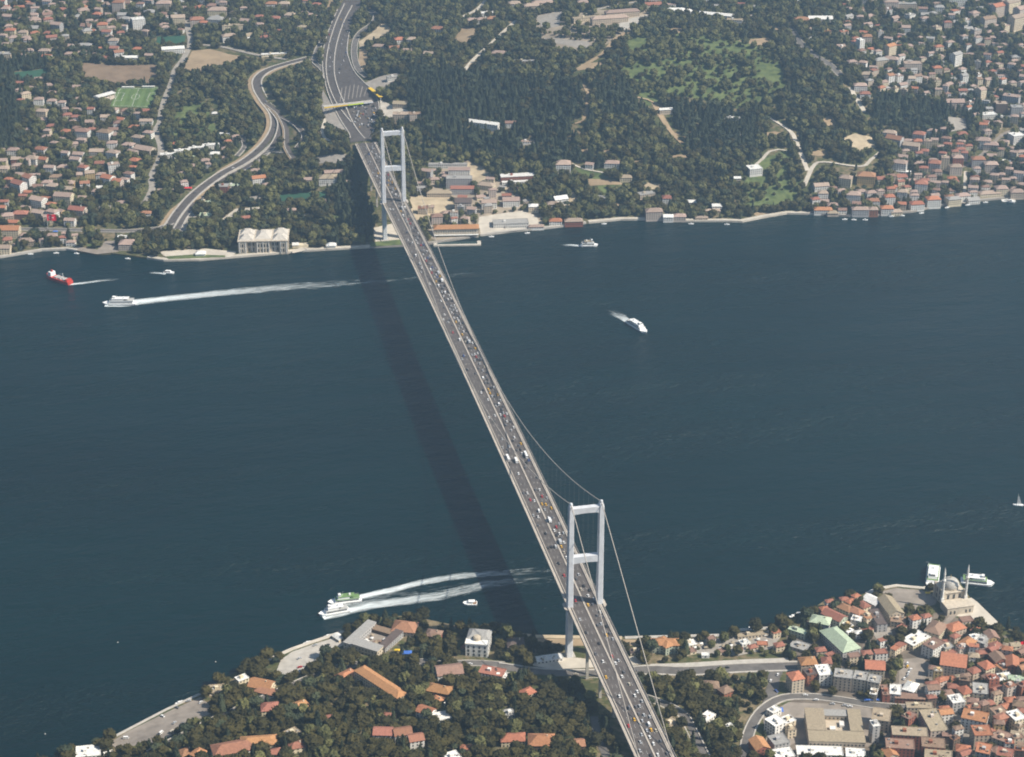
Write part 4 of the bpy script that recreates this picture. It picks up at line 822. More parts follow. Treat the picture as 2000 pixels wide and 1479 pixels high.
R_('NO', [(1584,1206,1622,1212,14,3,'hip','g','n'),(1618,1226,1664,1268,19,3,'hip','g','n'),(1542,1224,1576,1234,8,2,'flat','n','n'),(1546,1254,1578,1264,13,1,'flat','g','g'),(1612,1192,1648,1208,13,3,'gable','n','r'),(1640,1180,1664,1190,10,3,'hip','c','r'),(1660,1186,1684,1196,10,3,'hip','w','r'),(1678,1174,1694,1184,9,2,'hip','c','r'),(1664,1204,1682,1208,9,3,'flat','w','w'),(1690,1196,1702,1206,10,3,'flat','c','r'),(1650,1214,1662,1222,7,2,'flat','o','w'),(1692,1164,1718,1176,13,2,'gable','g','w'),
 (1728,1166,1752,1198,15,3,'gable','b','t'),(1740,1206,1770,1210,12,2,'flat','b','b'),(1706,1188,1724,1218,10,3,'flat','g','d'),(1772,1254,1806,1236,15,2,'flat','c','w'),(1820,1234,1838,1214,15,3,'hip','c','b'),(1812,1262,1836,1248,13,4,'flat','w','b'),(1852,1226,1880,1218,13,3,'hip','b','o'),(1838,1284,1888,1290,22,4,'gable','p','o'),(1880,1258,1900,1246,11,3,'hip','b','o'),(1898,1244,1916,1240,10,3,'flat','w','w'),(1914,1254,1926,1240,9,3,'flat','g','g'),(1926,1240,1948,1238,13,3,'gable','o','b'),(1842,1262,1860,1258,9,3,'flat','c','g'),
 (1630,1312,1666,1316,14,5,'flat','b','g'),(1668,1316,1694,1320,14,5,'flat','b','g'),(1696,1322,1720,1326,13,5,'flat','b','g'),(1596,1308,1622,1306,17,4,'flat','w','w'),(1542,1320,1566,1316,13,5,'hip','b','o'),(1572,1312,1592,1308,11,4,'flat','k','d'),(1562,1290,1594,1288,13,4,'hip','b','o'),(1605,1288,1624,1288,11,4,'hip','p','r'),(1690,1296,1728,1298,15,4,'gable','c','o'),(1722,1346,1736,1346,16,3,'flat','k','b'),(1738,1344,1760,1346,16,3,'flat','g','w'),(1768,1336,1790,1342,15,3,'hip','g','w'),(1748,1356,1806,1358,9,2,'gable','k','b'),
 (1900,1342,1930,1344,17,4,'flat','c','g'),(1970,1328,2004,1330,18,3,'flat','g','n'),(1946,1322,1976,1318,11,3,'flat','c','w'),(1950,1302,1968,1296,12,3,'flat','g','o'),(1965,1290,1990,1292,17,4,'gable','k','o'),(1938,1284,1962,1280,14,4,'gable','k','b'),(1918,1300,1936,1294,12,4,'hip','c','o'),(1878,1340,1892,1352,10,4,'hip','c','o'),(1862,1356,1874,1370,12,4,'flat','g','w'),(1704,1392,1740,1396,19,4,'flat','b','t'),(1702,1412,1716,1410,9,6,'flat','g','w'),
 (1770,1376,1822,1376,9,4,'flat','c','c' if False else 't'),(1812,1386,1836,1424,16,4,'flat','p','t'),(1768,1400,1784,1390,8,4,'flat','k','b'),(1742,1426,1812,1428,13,5,'flat','k','t'),(1730,1450,1786,1452,14,5,'flat','k','b'),(1800,1448,1846,1450,14,5,'flat','k','b'),(1806,1470,1860,1474,15,4,'flat','k','t'),(1728,1470,1750,1466,12,4,'gable','b','o'),(1880,1392,1930,1400,16,5,'flat','w','o'),(1940,1390,1964,1384,13,4,'flat','c','b'),(1974,1398,1996,1392,14,5,'flat','c','w'),(1900,1426,1936,1424,15,5,'flat','b','o'),(1944,1432,1972,1440,15,4,'flat','c','b'),(1908,1458,1936,1462,15,5,'flat','g','o'),(1948,1466,1980,1470,13,5,'flat','b','r'),
 (1504,1410,1526,1402,14,4,'flat','w','w'),(1530,1406,1548,1400,10,3,'flat','c','w'),(1536,1420,1552,1418,9,3,'flat','c','t'),(1506,1444,1536,1440,14,3,'flat','g','g'),(1512,1470,1548,1468,13,3,'flat','w','w'),(1556,1462,1646,1466,13,2,'flat','w','w'),(1652,1468,1690,1470,13,2,'flat','w','w'),(1504,1388,1520,1380,8,2,'flat','w','w'),(1700,1348,1714,1350,10,3,'flat','b','w')])
infill('NO', [(1830,1270),(2000,1262),(2000,1479),(1850,1479),(1840,1400),(1800,1350),(1820,1300)], 130, -0.8, (7.5,12), (3,5), ['hip','flat','gable','hip'], 'bbcpkddow', 'oorrrbbbt', [-10,15,30])
infill('NO', [(1600,1178),(1700,1165),(1720,1230),(1640,1250)], 10, 0.2, (7,10), (2,3), ['hip','flat'], 'ccw', 'orrw', [20,40])
infill('NO', [(1740,1215),(1830,1205),(1920,1215),(1940,1250),(1840,1280),(1740,1285)], 18, 0.4, (8,12), (2,4), ['hip','flat'], 'ccbbpw', 'oorrbw', [15,40])
infill('NO', [(1560,1235),(1740,1215),(1760,1290),(1600,1290)], 9, 0.5, (8,12), (2,3), ['hip','flat'], 'cbpw', 'orrb', [10,30])
infill('CS', [(830,330),(960,340),(1060,400),(1060,440),(940,440),(850,430),(810,400)], 22, 1.5, (9,16), (1,4), ['hip','flat','gable'], 'wwcbpg', 'qqrogb', [0,-15,15])
infill('NB', [(1336,1248),(1420,1246),(1540,1232),(1540,1270),(1440,1284),(1340,1280)], 9, 1, (7,11), (1,2), ['hip','flat'], 'ccbw', 'orbw', [0,20])
infill('C', [(350,320),(480,260),(500,300),(420,360),(360,400)], 10, 3, (10,15), (2,3), ['hip','gable'], 'wwcb', 'qqro', [0,20])
infill('C', [(570,290),(690,300),(690,420),(590,440),(450,440),(470,390)], 9, 4, (10,16), (1,3), ['hip','gable'], 'wwcb', 'qqro', [0,10])
infill('NW', [(560,1390),(900,1360),(1150,1420),(1150,1479),(400,1479)], 6, 6, (9,13), (1,2), ['hip'], 'cb', 'or', [0,20])

infill('R', [(2010,120),(2260,120),(2260,360),(2010,372)], 55, 2.0, (10,15), (2,4), ['hip','gable'], 'wwwbpgc', 'qqrob', [-20,0,20])
infill('NO', [(2010,1290),(2260,1330),(2260,1600),(2010,1600)], 60, 0.2, (8,12), (3,4), ['hip','flat','gable'], 'bbcpkow', 'oorrbb', [-10,15,30])
infill('LS', [(-220,200),(-10,200),(-10,480),(-220,500)], 45, 3, (11,16), (2,4), ['hip','gable'], 'wwcb', 'qqrob', [0,-15,10])
# sort by apparent size; the largest become things of their own
for q in HOUSES:
    p = q['p']; dist = math.dist((p.x, p.y, p.z), tuple(CAM)); u, v = pix(p.x, p.y, p.z+q['fl']*1.5)
    q['vis'] = (-400 < u < W+400) and (-60 < v < H+160); q['infr'] = (-25 < u < W+25) and (-15 < v < H+25)
    q['size'] = (q['w']*q['d']+q['w']*q['fl']*3)/dist**2*(3 if q['keep'] else 1)
    q['block'] = q['fl'] >= 5 or (q['kind'] == 'flat' and q['fl'] >= 4)
vis = [q for q in HOUSES if q['vis']]
for q in vis:
    if q['rk'] in 'rob' and q['p'].y > 700 and RND.random() < .62: q['rk'] = 'q'  # most tiled roofs beyond the strait swapped for a paler, less saturated tile
hs = sorted([q for q in vis if not (q['block'] and q['infr'])], key=lambda q: (not q['infr'], -q['size'])); bs = sorted([q for q in vis if q['block'] and q['infr']], key=lambda q: -q['size'])
NIN = min(300, sum(1 for q in hs if q['infr']))
for q in hs[:NIN]: build_house(q)
for q in bs[:300]:
    q['name'] = 'apartment_block'; q['cat'] = q['cat'] or 'apartment block'
    build_house(q)
rest = hs[NIN:]
if rest:
    b = MB(); wl = list(WALLS); rl = list(ROOFS); mats = [WM(k) for k in wl]+[RM(k) for k in rl]+[GLASS]
    for q in rest:
        c = MB(); h = q['fl']*q['fh']
        wall_mesh(c, q['w'], q['d'], h, q['kind'], wl.index(q['wk'])); roof_mesh(c, q['w'], q['d'], h, q['kind'], len(wl)+rl.index(q['rk']))
        window_mesh(c, q['w'], q['d'], q['fl'], q['fh'], len(mats)-1)
        p = q['p']; z = hz(p.x, p.y); co, si = math.cos(q['rz']), math.sin(q['rz']); o = len(b.v)
        b.v += [(p.x+co*x-si*y, p.y+si*x+co*y, z+zz) for x, y, zz in c.v]; b.f += [tuple(i+o for i in f) for f in c.f]; b.m += c.m
    tag(b.build('distant_houses', mats), 'mass of small tiled houses crowding the far hillsides', 'houses', None, 'stuff')
print('houses', len(hs), 'blocks', len(bs))

# ------------------------------------------------------------------ landmark buildings
def local(o):
    return o
def place(u, v, h=0.0, rot=0.0, name='building', z=None):
    p = ground(u, v, h); o = empty(name, (p.x, p.y, hz(p.x, p.y) if z is None else z), -YAW+math.radians(rot)); return o
def clear(o, w, d, m=2.0, val=2):
    rz = o.rotation_euler.z; c, s_ = math.cos(rz), math.sin(rz); p = o.location; a, e = w/2+m, d/2+m
    occ_poly([(p.x+c*X-s_*Y, p.y+s_*X+c*Y) for X, Y in ((-a,-e),(a,-e),(a,e),(-a,e))], val)
_wm = {}
def windows(o, xs, zs, y, ww, wh, side=-1, axis='x', mtl=GLASS):
    """single windows on one face, each an object sharing one mesh"""
    k = (ww, wh, axis)
    if k not in _wm:
        b = MB()
        if axis == 'x': b.box(-ww/2, ww/2, -.09, .09, 0, wh)
        else: b.box(-.09, .09, -ww/2, ww/2, 0, wh)
        t = b.build('window', mtl, o); _wm[k] = t.data; bpy.data.objects.remove(t)
    for x in xs:
        for z in zs: link('window', _wm[k], o, (x, y, z) if axis == 'x' else (y, x, z))
# palace on the far shore
o = tag(place(515,492,0,3,'palace'), 'pale stone waterfront palace with white roofs and projecting bays', 'palace'); clear(o, 84, 46, 4)
W_, D_, h = 68.0, 38.0, 17.0
b = MB(); b.box(-W_/2, W_/2, 0, D_, -4, h)
for x0, x1 in ((-34, -22), (-9, 9), (22, 34)): b.box(x0, x1, -5, 0.02, -4, h)
for x0, x1 in ((-24.5, -21.9), (-11.5, -8.9), (8.9, 11.5), (21.9, 24.5)): b.box(x0, x1, -1.6, 0.01, -4, h)
b.build('wall', STONE, o)
b = MB(); b.box(-W_/2-.8, W_/2+.8, -5.8, D_+.8, h, h+1.2); b.build('cornice', STONE, o)
b = MB()
for x0, x1, y0, y1, r in ((-33, -13, -3, 16, 3.2), (-33, -13, 18, 36, 3.2), (-11, 11, 2, 34, 3.0), (13, 33, -3, 16, 3.2), (13, 33, 18, 36, 3.2)):
    cx, cy = (x0+x1)/2, (y0+y1)/2
    b.frust(((x1-x0)/2, (y1-y0)/2), ((x1-x0)*.16, (y1-y0)*.16), h+1.2, h+1.2+r*1.7, 0, (cx, cy))
b.build('roof', mat('palace lead white', (0.55, 0.51, 0.45), 0.7, 0.12, 0.3), o)
for fz in (1.5, 9.0):
    windows(o, [-31.5, -28, -24.5+0.2, -6, -2, 2, 6, 24.5-.2, 28, 31.5], [fz], -5.04, 1.9, 4.6)
    windows(o, [-19.5, -16.5, -13.5, 13.5, 16.5, 19.5], [fz], -0.04, 1.8, 4.6)
    windows(o, [4+4.2*k for k in range(8)], [fz], W_/2+.04, 1.8, 4.6, axis='y'); windows(o, [4+4.2*k for k in range(8)], [fz], -W_/2-.04, 1.8, 4.6, axis='y')
for k in range(9):
    x = -32+8*k; b = MB(); b.box(x-.5, x+.5, -5.5 if abs(x) < 9 or abs(x) > 22 else -.5, -4.99 if abs(x) < 9 or abs(x) > 22 else .01, -1, h); b.build('pilaster', WM('w'), o)
o = tag(place(587,482,0,5,'garden_pavilion'), 'low white pavilion with terrace beside the palace', 'pavilion'); clear(o, 24, 12)
b = MB(); b.box(-11, 11, -4, 5, -3, 3.6); b.build('wall', WM('c'), o)
b = MB(); b.box(-11.6, -2, -4.6, 5.6, 3.6, 4.4); b.build('roof', RM('w'), o)
for u_, v_, nm, lb in ((647,483,'sea_kiosk','white tent roofed sea kiosk on quay near the bridge'), (392,499,'sea_kiosk','white tent roofed sea kiosk on quay before the palace lawn')):
    o = tag(place(u_, v_, 0, 3, nm), lb, 'kiosk', 'palace sea kiosks'); clear(o, 16, 12)
    b = MB(); b.box(-6.5, 6.5, -4.5, 4.5, -3, 3.8); b.build('wall', WM('w'), o)
    b = MB(); roof_mesh(b, 13, 9, 3.8, 'hip', 0, 0.9, 3.4); b.build('roof', RM('w'), o)
# long orange roofed boathouse with sea pool
o = tag(place(893,462,0,3,'boathouse'), 'long stone boathouse with orange roof beside the far bridge foot', 'boathouse'); clear(o, 70, 30)
b = MB(); b.box(-32, 30, 0, 16, -4, 11); b.build('wall', STONE, o)
b = MB(); b.box(-33, 31, -1, 17, 11, 11.4); b.add([(-33,-1,11.4),(31,-1,11.4),(31,17,11.4),(-33,17,11.4),(-27,8,14.5),(25,8,14.5)], [(0,1,5,4),(1,2,5),(2,3,4,5),(3,0,4)]); b.build('roof', RM('o'), o)
windows(o, [-29+3.4*k for k in range(17)], [1.5, 6.2], -.04, 1.5, 2.6)
b = MB(); b.box(-32, 30, -3.4, -.3, 3.0, 3.3); b.build('canopy', LINE, o)
p0 = ground(850,478); P = at(893,474,2)
o = tag(empty('sea_pool', (P[0], P[1], 0), -YAW+math.radians(3)), 'walled rectangular sea pool with concrete deck below the boathouse', 'pool')
b = MB()
for x0, x1, y0, y1 in ((-33, 33, -9, -5), (-33, -28, -5, 12), (28, 33, -5, 6)): b.box(x0, x1, y0, y1, -3, 1.9)
b.build('deck', PALEP, o)
b = MB(); b.box(-28, 28, -5, 7, -2, .5); b.build('pool_water', mat('pool water', (0.02, 0.05, 0.05), 0.15), o)
# football ground
A, B_, C_, D2 = ground(231,172), ground(314,170), ground(299,212), ground(215,209)
o = sheet('football_pitch', [(231,172),(314,170),(299,212),(215,209)], TURF, lift=0.45, occ=3, kind=None)
tag(o, 'striped green football pitch beside a white grandstand', 'football pitch')
def bil(a, b): return (A.lerp(B_, a)).lerp(D2.lerp(C_, a), b)
b = MB()
def seg(p, q, w=0.2):
    d = q-p; d.z = 0; d.normalize(); n = Vector((-d.y, d.x, 0))*w; k = max(1, int((q-p).length/8))
    for i in range(k):
        r, t = p.lerp(q, i/k), p.lerp(q, (i+1)/k)
        b.add([Vector((c.x, c.y, hz(c.x, c.y)+.6)) for c in (r-n, t-n, t+n, r+n)], [(0,1,2,3)])
for q in ((.06,.05,.94,.05),(.94,.05,.94,.95),(.94,.95,.06,.95),(.06,.95,.06,.05),(.5,.05,.5,.95),(.06,.3,.2,.3),(.2,.3,.2,.7),(.2,.7,.06,.7),(.94,.3,.8,.3),(.8,.3,.8,.7),(.8,.7,.94,.7)): seg(bil(q[0], q[1]), bil(q[2], q[3]))
for k in range(16):
    a0, a1 = 2*math.pi*k/16, 2*math.pi*(k+1)/16; seg(bil(.5+.09*math.cos(a0), .5+.14*math.sin(a0)), bil(.5+.09*math.cos(a1), .5+.14*math.sin(a1)))
tag(b.build('pitch_lines', LINE, o), kind='stuff')
b = MB()
stripe = mat('mown turf', (0.125, 0.185, 0.062), 0.95, 0.08, 0.05)
for k in range(0, 10, 2):
    n = 6
    for j in range(n):
        q = [bil(.02+.096*(k+e), .02+.96*(j+f)/n) for e, f in ((0,0),(1,0),(1,1),(0,1))]
        b.add([(c.x, c.y, hz(c.x, c.y)+.52) for c in q], [(0,1,2,3)])
tag(b.build('mown_stripes', stripe, o), kind='stuff')
o = tag(place(203,194,0,48,'grandstand'), 'white curved grandstand with roof at the end of the football pitch', 'grandstand'); clear(o, 34, 20)
b = MB()
for k in range(6): b.box(-16, 16, -1.6*k-1.6, -1.6*k, -3, 1.0+k*.9)
b.build('seating_steps', WM('p'), o)
b = MB(); b.add([(-17,-11,9.2),(17,-11,9.2),(17,0,10.2),(-17,0,10.2),(-17,-11,8.8),(17,-11,8.8),(17,0,9.8),(-17,0,9.8)], [(0,1,2,3),(4,7,6,5),(0,4,5,1),(1,5,6,2),(2,6,7,3),(3,7,4,0)]); b.build('roof', RM('w'), o)
for x in (-15, -5, 5, 15):
    b = MB(); b.box(x-.3, x+.3, -10.5, -9.9, -3, 9); b.build('post', WM('w'), o)
b = MB(); b.box(-18, -16.5, -12, 3, -3, 9); b.build('end_wall', WM('w'), o)
for u_, v_ in ((250,173),(290,172)):
    o = tag(place(u_, v_, 0, 2, 'dugout'), 'low white sideline shelter along the far edge of the pitch', 'shelter', 'pitch sideline shelters')
    b = MB(); b.box(-10, 10, 0, 3, -2, 2.4); b.build('shelter_wall', WM('w'), o); b = MB(); b.box(-10.4, 10.4, -1.2, 3.4, 2.4, 2.8); b.build('roof', RM('w'), o)
# white waterfront villa on the near bank
o = tag(place(931,1283,0,-8,'waterfront_villa'), 'tall white waterfront villa with grey roof and roof terrace', 'villa'); clear(o, 26, 34, 3)
b = MB(); b.box(-10.5, 10.5, 0, 26, -4, 13); b.build('wall', WM('w'), o)
b = MB(); b.box(-11, 11, 9, 26.6, 13, 13.5); b.add([(-11,9,13.5),(11,9,13.5),(11,26.6,13.5),(-11,26.6,13.5),(-7,13,15.6),(7,13,15.6),(7,23,15.6),(-7,23,15.6)], [(0,1,5,4),(1,2,6,5),(2,3,7,6),(3,0,4,7),(4,5,6,7)]); b.build('roof', RM('g'), o)
b = MB(); b.box(-11, 11, -.5, 8.9, 13, 13.25); b.build('terrace', WM('w'), o)
b = MB(); b.box(-11, 11, -.5, -.2, 13.25, 14.2); b.box(-11, -10.7, -.2, 8.9, 13.25, 14.2); b.box(10.7, 11, -.2, 8.9, 13.25, 14.2); b.build('parapet', WM('w'), o)
b = MB(); b.lathe([(3.6,13.25),(3.6,16.2),(3.0,16.9),(0.05,17.4)], 12, 0, (-1, 9)); b.build('roof_pavilion', WM('b'), o)
windows(o, [-7.8, -2.6, 2.6, 7.8], [0.8, 4.9, 9.0], -.04, 1.7, 2.6)
windows(o, [3.5+4.0*k for k in range(6)], [0.8, 4.9, 9.0], 10.54, 1.7, 2.6, axis='y')
# grey waterfront complex (open court between wings)
o = tag(place(732,1244,7,0,'waterfront_complex'), 'grey flat roofed waterfront complex around a cluttered open court', 'complex')
o.rotation_euler.z = -YAW-math.radians(28); clear(o, 46, 50, 2)
def wing(o, x0, x1, y0, y1, h, wk, rk, rows=2, base=-4):
    b = MB(); b.box(x0, x1, y0, y1, base, h); w = b.build('wing_wall', WM(wk), o)
    b = MB(); b.box(x0-.3, x1+.3, y0-.3, y1+.3, h, h+.5); b.build('wing_roof', RM(rk), o)
    b = MB(); n = max(1, int((x1-x0)/3.2)); fh = (h-1)/rows
    for k in range(n):
        x = x0+(k+.5)*(x1-x0)/n
        for f in range(rows):
            for y in (y0-.05, y1+.05): b.box(x-.7, x+.7, y-.05, y+.05, 1+f*fh, 1+f*fh+1.6)
    n = max(1, int((y1-y0)/3.2))
    for k in range(n):
        y = y0+(k+.5)*(y1-y0)/n
        for f in range(rows):
            for x in (x0-.05, x1+.05): b.box(x-.05, x+.05, y-.7, y+.7, 1+f*fh, 1+f*fh+1.6)
    tag(b.build('windows', GLASS, o), kind='stuff')
wing(o, -21, -12, -22, 22, 7, 'g', 'g'); wing(o, -11.9, 16, -22, -11, 8, 'b', 'g'); wing(o, 10, 18, -10.9, 22, 6, 'g', 'd'); wing(o, -11.9, 9.9, 14, 22, 4, 'd', 'b', 1)
b = MB(); b.box(-11.9, 9.9, -10.9, 13.9, -3, .8); b.build('court_paving', PAVE, o)
for k in range(14):
    x, y = RND.uniform(-9, 7), RND.uniform(-8, 11); b = MB(); b.frust((1.6, 1.6), (.15, .15), 2.4, 3.2, 0, (x, y)); b.tube([(x, y, .8), (x, y, 2.5)], .06, 4); b.build('parasol', RM(RND.choice('wtb')), o)
# mosque on the point
o = tag(place(1868,1192,0,14,'mosque'), 'stone mosque with lead dome and two slender minarets on the point', 'mosque'); clear(o, 40, 50, 2)
b = MB(); b.box(-10, 10, 8, 28, -4, 15); b.box(-13.5, 13.5, -8, 7.98, -4, 8)
for x in (-10.4, 10.4):
    for y in (8, 28): b.box(x-1, x+1, y-1, y+1, -4, 17.5)
b.build('wall', STONE, o)
b = MB(); b.box(-10.8, 10.8, 7.2, 28.8, 15, 16.0); b.box(-14, 14, -8.5, 7.1, 8, 8.6); b.build('cornice', STONE, o)
b = MB(); b.lathe([(8.8,16.0),(8.8,18.5)], 20, 0, (0, 18)); b.build('drum', STONE, o)
b = MB(); b.lathe([(8.9*math.cos(a), 18.5+7.4*math.sin(a)) for a in np.linspace(0, 1.55, 9)], 24, 0, (0, 18)); dm = b.build('dome', LEAD, o, smooth=True)
b = MB(); b.lathe([(.05,25.7),(.45,27.2),(.1,28),(.3,28.6),(.04,30)], 8, 0, (0, 18)); b.build('finial', GOLD, dm)
windows(o, [-6, 0, 6], [2, 8.5], 7.92, 2.2, 4.6); windows(o, [12, 18, 24], [2, 8.5], 10.08, 2.2, 4.6, axis='y'); windows(o, [12, 18, 24], [2, 8.5], -10.08, 2.2, 4.6, axis='y'); windows(o, [-10, -6, 6, 10], [1.5], -8.06, 1.6, 3.4)
for x in (-13.2, 11.2):
    b = MB(); b.box(x-1.4, x+1.4, 4.6, 7.4, 8.6, 12); b.lathe([(1.2,12),(1.15,30),(1.9,31.4),(1.9,32.6),(1.05,32.6),(1.0,38.5),(1.2,38.7),(.05,46.5)], 10, 0, (x, 6)); b.build('minaret', WM('w'), o)
# school round a courtyard
A = ground(1630,1420,10)
o = tag(empty('school_building', (A.x, A.y, hz(A.x, A.y)), -YAW+math.radians(-3)), 'large beige flat roofed school around a square inner courtyard', 'school'); clear(o, 56, 54, 1)
for x0, x1, y0, y1, h, rk in ((-24, 24, -25, -9, 12, 't'), (-24, -8, -8.9, 24, 12, 't'), (13, 24, -8.9, 24, 12, 't'), (-7.9, 12.9, 15, 24, 11, 'g')): wing(o, x0, x1, y0, y1, h, 'b', rk, 3)
b = MB(); b.box(-7.9, 12.9, -8.9, 14.9, -3, 6.5); b.build('court_block', WM('b'), o)
for x0, x1, y0, y1 in ((-4, 1, -2, 3), (5, 9, 4, 11)):
    b = MB(); b.box(x0, x1, y0, y1, 6.5, 9); b.build('roof_hut', WM('w'), o)
# flags
def flag(u, v, w, h, pole, lab, moon=True):
    o = tag(place(u, v, 0, 0, 'flag'), lab, 'flag'); clear(o, w+4, 6)
    b = MB(); b.tube([(-w/2-.3, 0, -2), (-w/2-.3, 0, pole)], .25, 6); b.build('flag_pole', STEEL, o)
    n = 8; b = MB(); vs = []; fs = []
    for i in range(n+1):
        x = -w/2+w*i/n; y = .6*math.sin(i*1.1)
        vs += [(x, y-.06, pole-h-.4), (x, y-.06, pole-.4), (x, y+.06, pole-h-.4), (x, y+.06, pole-.4)]
    for i in range(n):
        a = i*4; c = a+4; fs += [(a, c, c+1, a+1), (a+2, a+3, c+3, c+2), (a+1, c+1, c+3, a+3), (a, a+2, c+2, c)]
    b.add(vs, fs); cl = b.build('cloth', REDC, o)
    if moon:
        zc = pole-.4-h/2; b = MB(); n = 14; xo = -w*.14; R1, R2 = h*.27, h*.215; vs = []; fs = []
        for i in range(n+1):
            a = .55+(2*math.pi-1.1)*i/n
            x1, z1 = xo+R1*math.cos(a), zc+R1*math.sin(a); x2, z2 = xo+h*.07+R2*math.cos(a), zc+R2*math.sin(a)
            for (x, z_) in ((x1, z1), (x2, z2)):
                i_ = (x+w/2)/w*8; vs.append((x, .6*math.sin(i_*1.1)-.16, z_))
        for i in range(n): fs.append((2*i, 2*i+1, 2*i+3, 2*i+2))
        sx = w*.13; P = [(sx+(h*.15 if k % 2 == 0 else h*.06)*math.cos(math.pi+k*math.pi/5), zc+(h*.15 if k % 2 == 0 else h*.06)*math.sin(math.pi+k*math.pi/5)) for k in range(10)]
        o0 = len(vs); vs += [(x, .6*math.sin((x+w/2)/w*8*1.1)-.16, z_) for x, z_ in P]+[(sx, .6*math.sin((sx+w/2)/w*8*1.1)-.16, zc)]
        fs += [(o0+k, o0+(k+1) % 10, o0+10) for k in range(10)]
        b.add(vs, fs); b.build('crescent_and_star', LINE, cl)
flag(103,447,13,9.5,22,'big red flag with white crescent and star above the shore houses')
flag(1142,62,9,7,9,'red flag on a short pole beside the hilltop car park', False)
flag(1989,1276,9,6.5,13,'red flag hanging over the old quarter roofs')
# parasols and awnings of the cafes
for (u, v, w, d, mtl, lb) in ((1970,1252,5,4,REDC,'small red parasol awning behind the mosque promenade'),(1950,1306,7,5,BLUEC,'blue tarpaulin over an old quarter roof terrace'),(1522,1386,7,7,BLUEC,'dark blue square awning west of the school'),(1868,1278,6,3.5,REDC,'red awning above the large orange roof'),(432,366+4,9,4,REDC,'long red awning beside the viaduct road'),(362,367,20,5,REDC,'row of red market awnings by the viaduct road'),(108,452,7,4,BLUEC,'blue awning by the far shore road'),(225,410,9,5,BLUEC,'blue tarpaulin among trees near the far shore'),(1812,1152+6,5,3,YEL,'yellow kiosk awning on the mosque plaza'),(795,1274,9,6,BLUEC,'pale blue truck canopy by the coast road'),(775,1270,6,4,YEL,'yellow canopy below the grey waterfront complex'),(1703,1366,14,3,BLUEC,'blue bus shelter roof along the curved street')):
    o = tag(place(u, v, 3, 0, 'awning'), lb, 'awning'); clear(o, w, d, 0)
    b = MB(); b.frust((w/2, d/2), (w*.3, d*.2), 3.0, 3.9); b.build('canopy', mtl, o)
    b = MB()
    for x in (-w/2+.3, w/2-.3):
        for y in (-d/2+.3, d/2-.3): b.tube([(x, y, -1), (x, y, 3.05)], .08, 4)
    b.build('frame', STEEL, o)
# cafe tables of the terrace: parasols
for k in range(26):
    u, v = RND.uniform(1345,1505), RND.uniform(1240,1272)
    if v > 1276-(u-1345)*.05: continue
    o = tag(place(u, v, 2, 0, 'parasol'), 'pale square parasol on the stone waterfront terrace', 'parasol', 'terrace parasols')
    b = MB(); b.frust((1.7, 1.7), (.1, .1), 2.3, 3.2); b.build('canopy', RM(RND.choice('wtw')), o); b = MB(); b.tube([(0,0,-.5),(0,0,2.4)], .06, 4); b.build('pole', STEEL, o)

# ------------------------------------------------------------------ boats
BW = mat('white boat paint', (0.80, 0.80, 0.78), 0.4, 0.04, spec=0.4); BRED = mat('red boat paint', (0.50, 0.055, 0.035), 0.5, 0.08); BGRN = mat('green deck paint', (0.16, 0.26, 0.10), 0.7, 0.1); BGREY = mat('grey deck', (0.45, 0.45, 0.43), 0.7, 0.08); BBLK = mat('dark boot top', (0.03, 0.035, 0.05), 0.6)
def hull(o, L, Bm, h, mtl, bluff=.28, sheer=.5):
    """hull with pointed bow along +x, flared sides"""
    n = 10; vs = []; fs = []
    for i in range(n+1):
        t = i/n; x = -L/2+L*t
        k = 1.0 if t < 1-bluff else math.sqrt(max(0, 1-((t-(1-bluff))/bluff)**2))
        k = max(k, .03); k2 = k*(.86 if t < .95 else .5); z = h+sheer*max(0, t-.6)**2*6
        if t < .1: k *= .92+.8*t; k2 *= .9+t
        vs += [(x, -Bm/2*k, z), (x-(.04*L if t > .9 else 0), -Bm/2*k2, -.8), (x-(.04*L if t > .9 else 0), Bm/2*k2, -.8), (x, Bm/2*k, z)]
    for i in range(n):
        a = i*4; c = a+4; fs += [(a, a+1, c+1, c), (a+1, a+2, c+2, c+1), (a+2, a+3, c+3, c+2), (a+3, a, c, c+3)]
    fs += [(0, 3, 2, 1), (n*4, n*4+1, n*4+2, n*4+3)]
    b = MB(); b.add(vs, fs); return b.build('hull', mtl, o)
def boat(u1, v1, u2, v2, Bm, name, lab, cat, group=None):
    """boat from stern pixel to bow pixel on the water"""
    A = at(u1, v1, 0); B = at(u2, v2, 0); d = B-A; L = float(math.hypot(d[0], d[1]))
    o = tag(empty(name, ((A[0]+B[0])/2, (A[1]+B[1])/2, 0), math.atan2(d[1], d[0])), lab, cat, group); return o, L
def blk(o, name, x0, x1, y, z0, z1, mtl, rake=0.0):
    b = MB(); b.add([(x0,-y,z0),(x1,-y,z0),(x1,y,z0),(x0,y,z0),(x0,-y*.97,z1),(x1-rake,-y*.97,z1),(x1-rake,y*.97,z1),(x0,y*.97,z1)], [(0,3,2,1),(4,5,6,7),(0,1,5,4),(1,2,6,5),(2,3,7,6),(3,0,4,7)])
    return b.build(name, mtl, o)
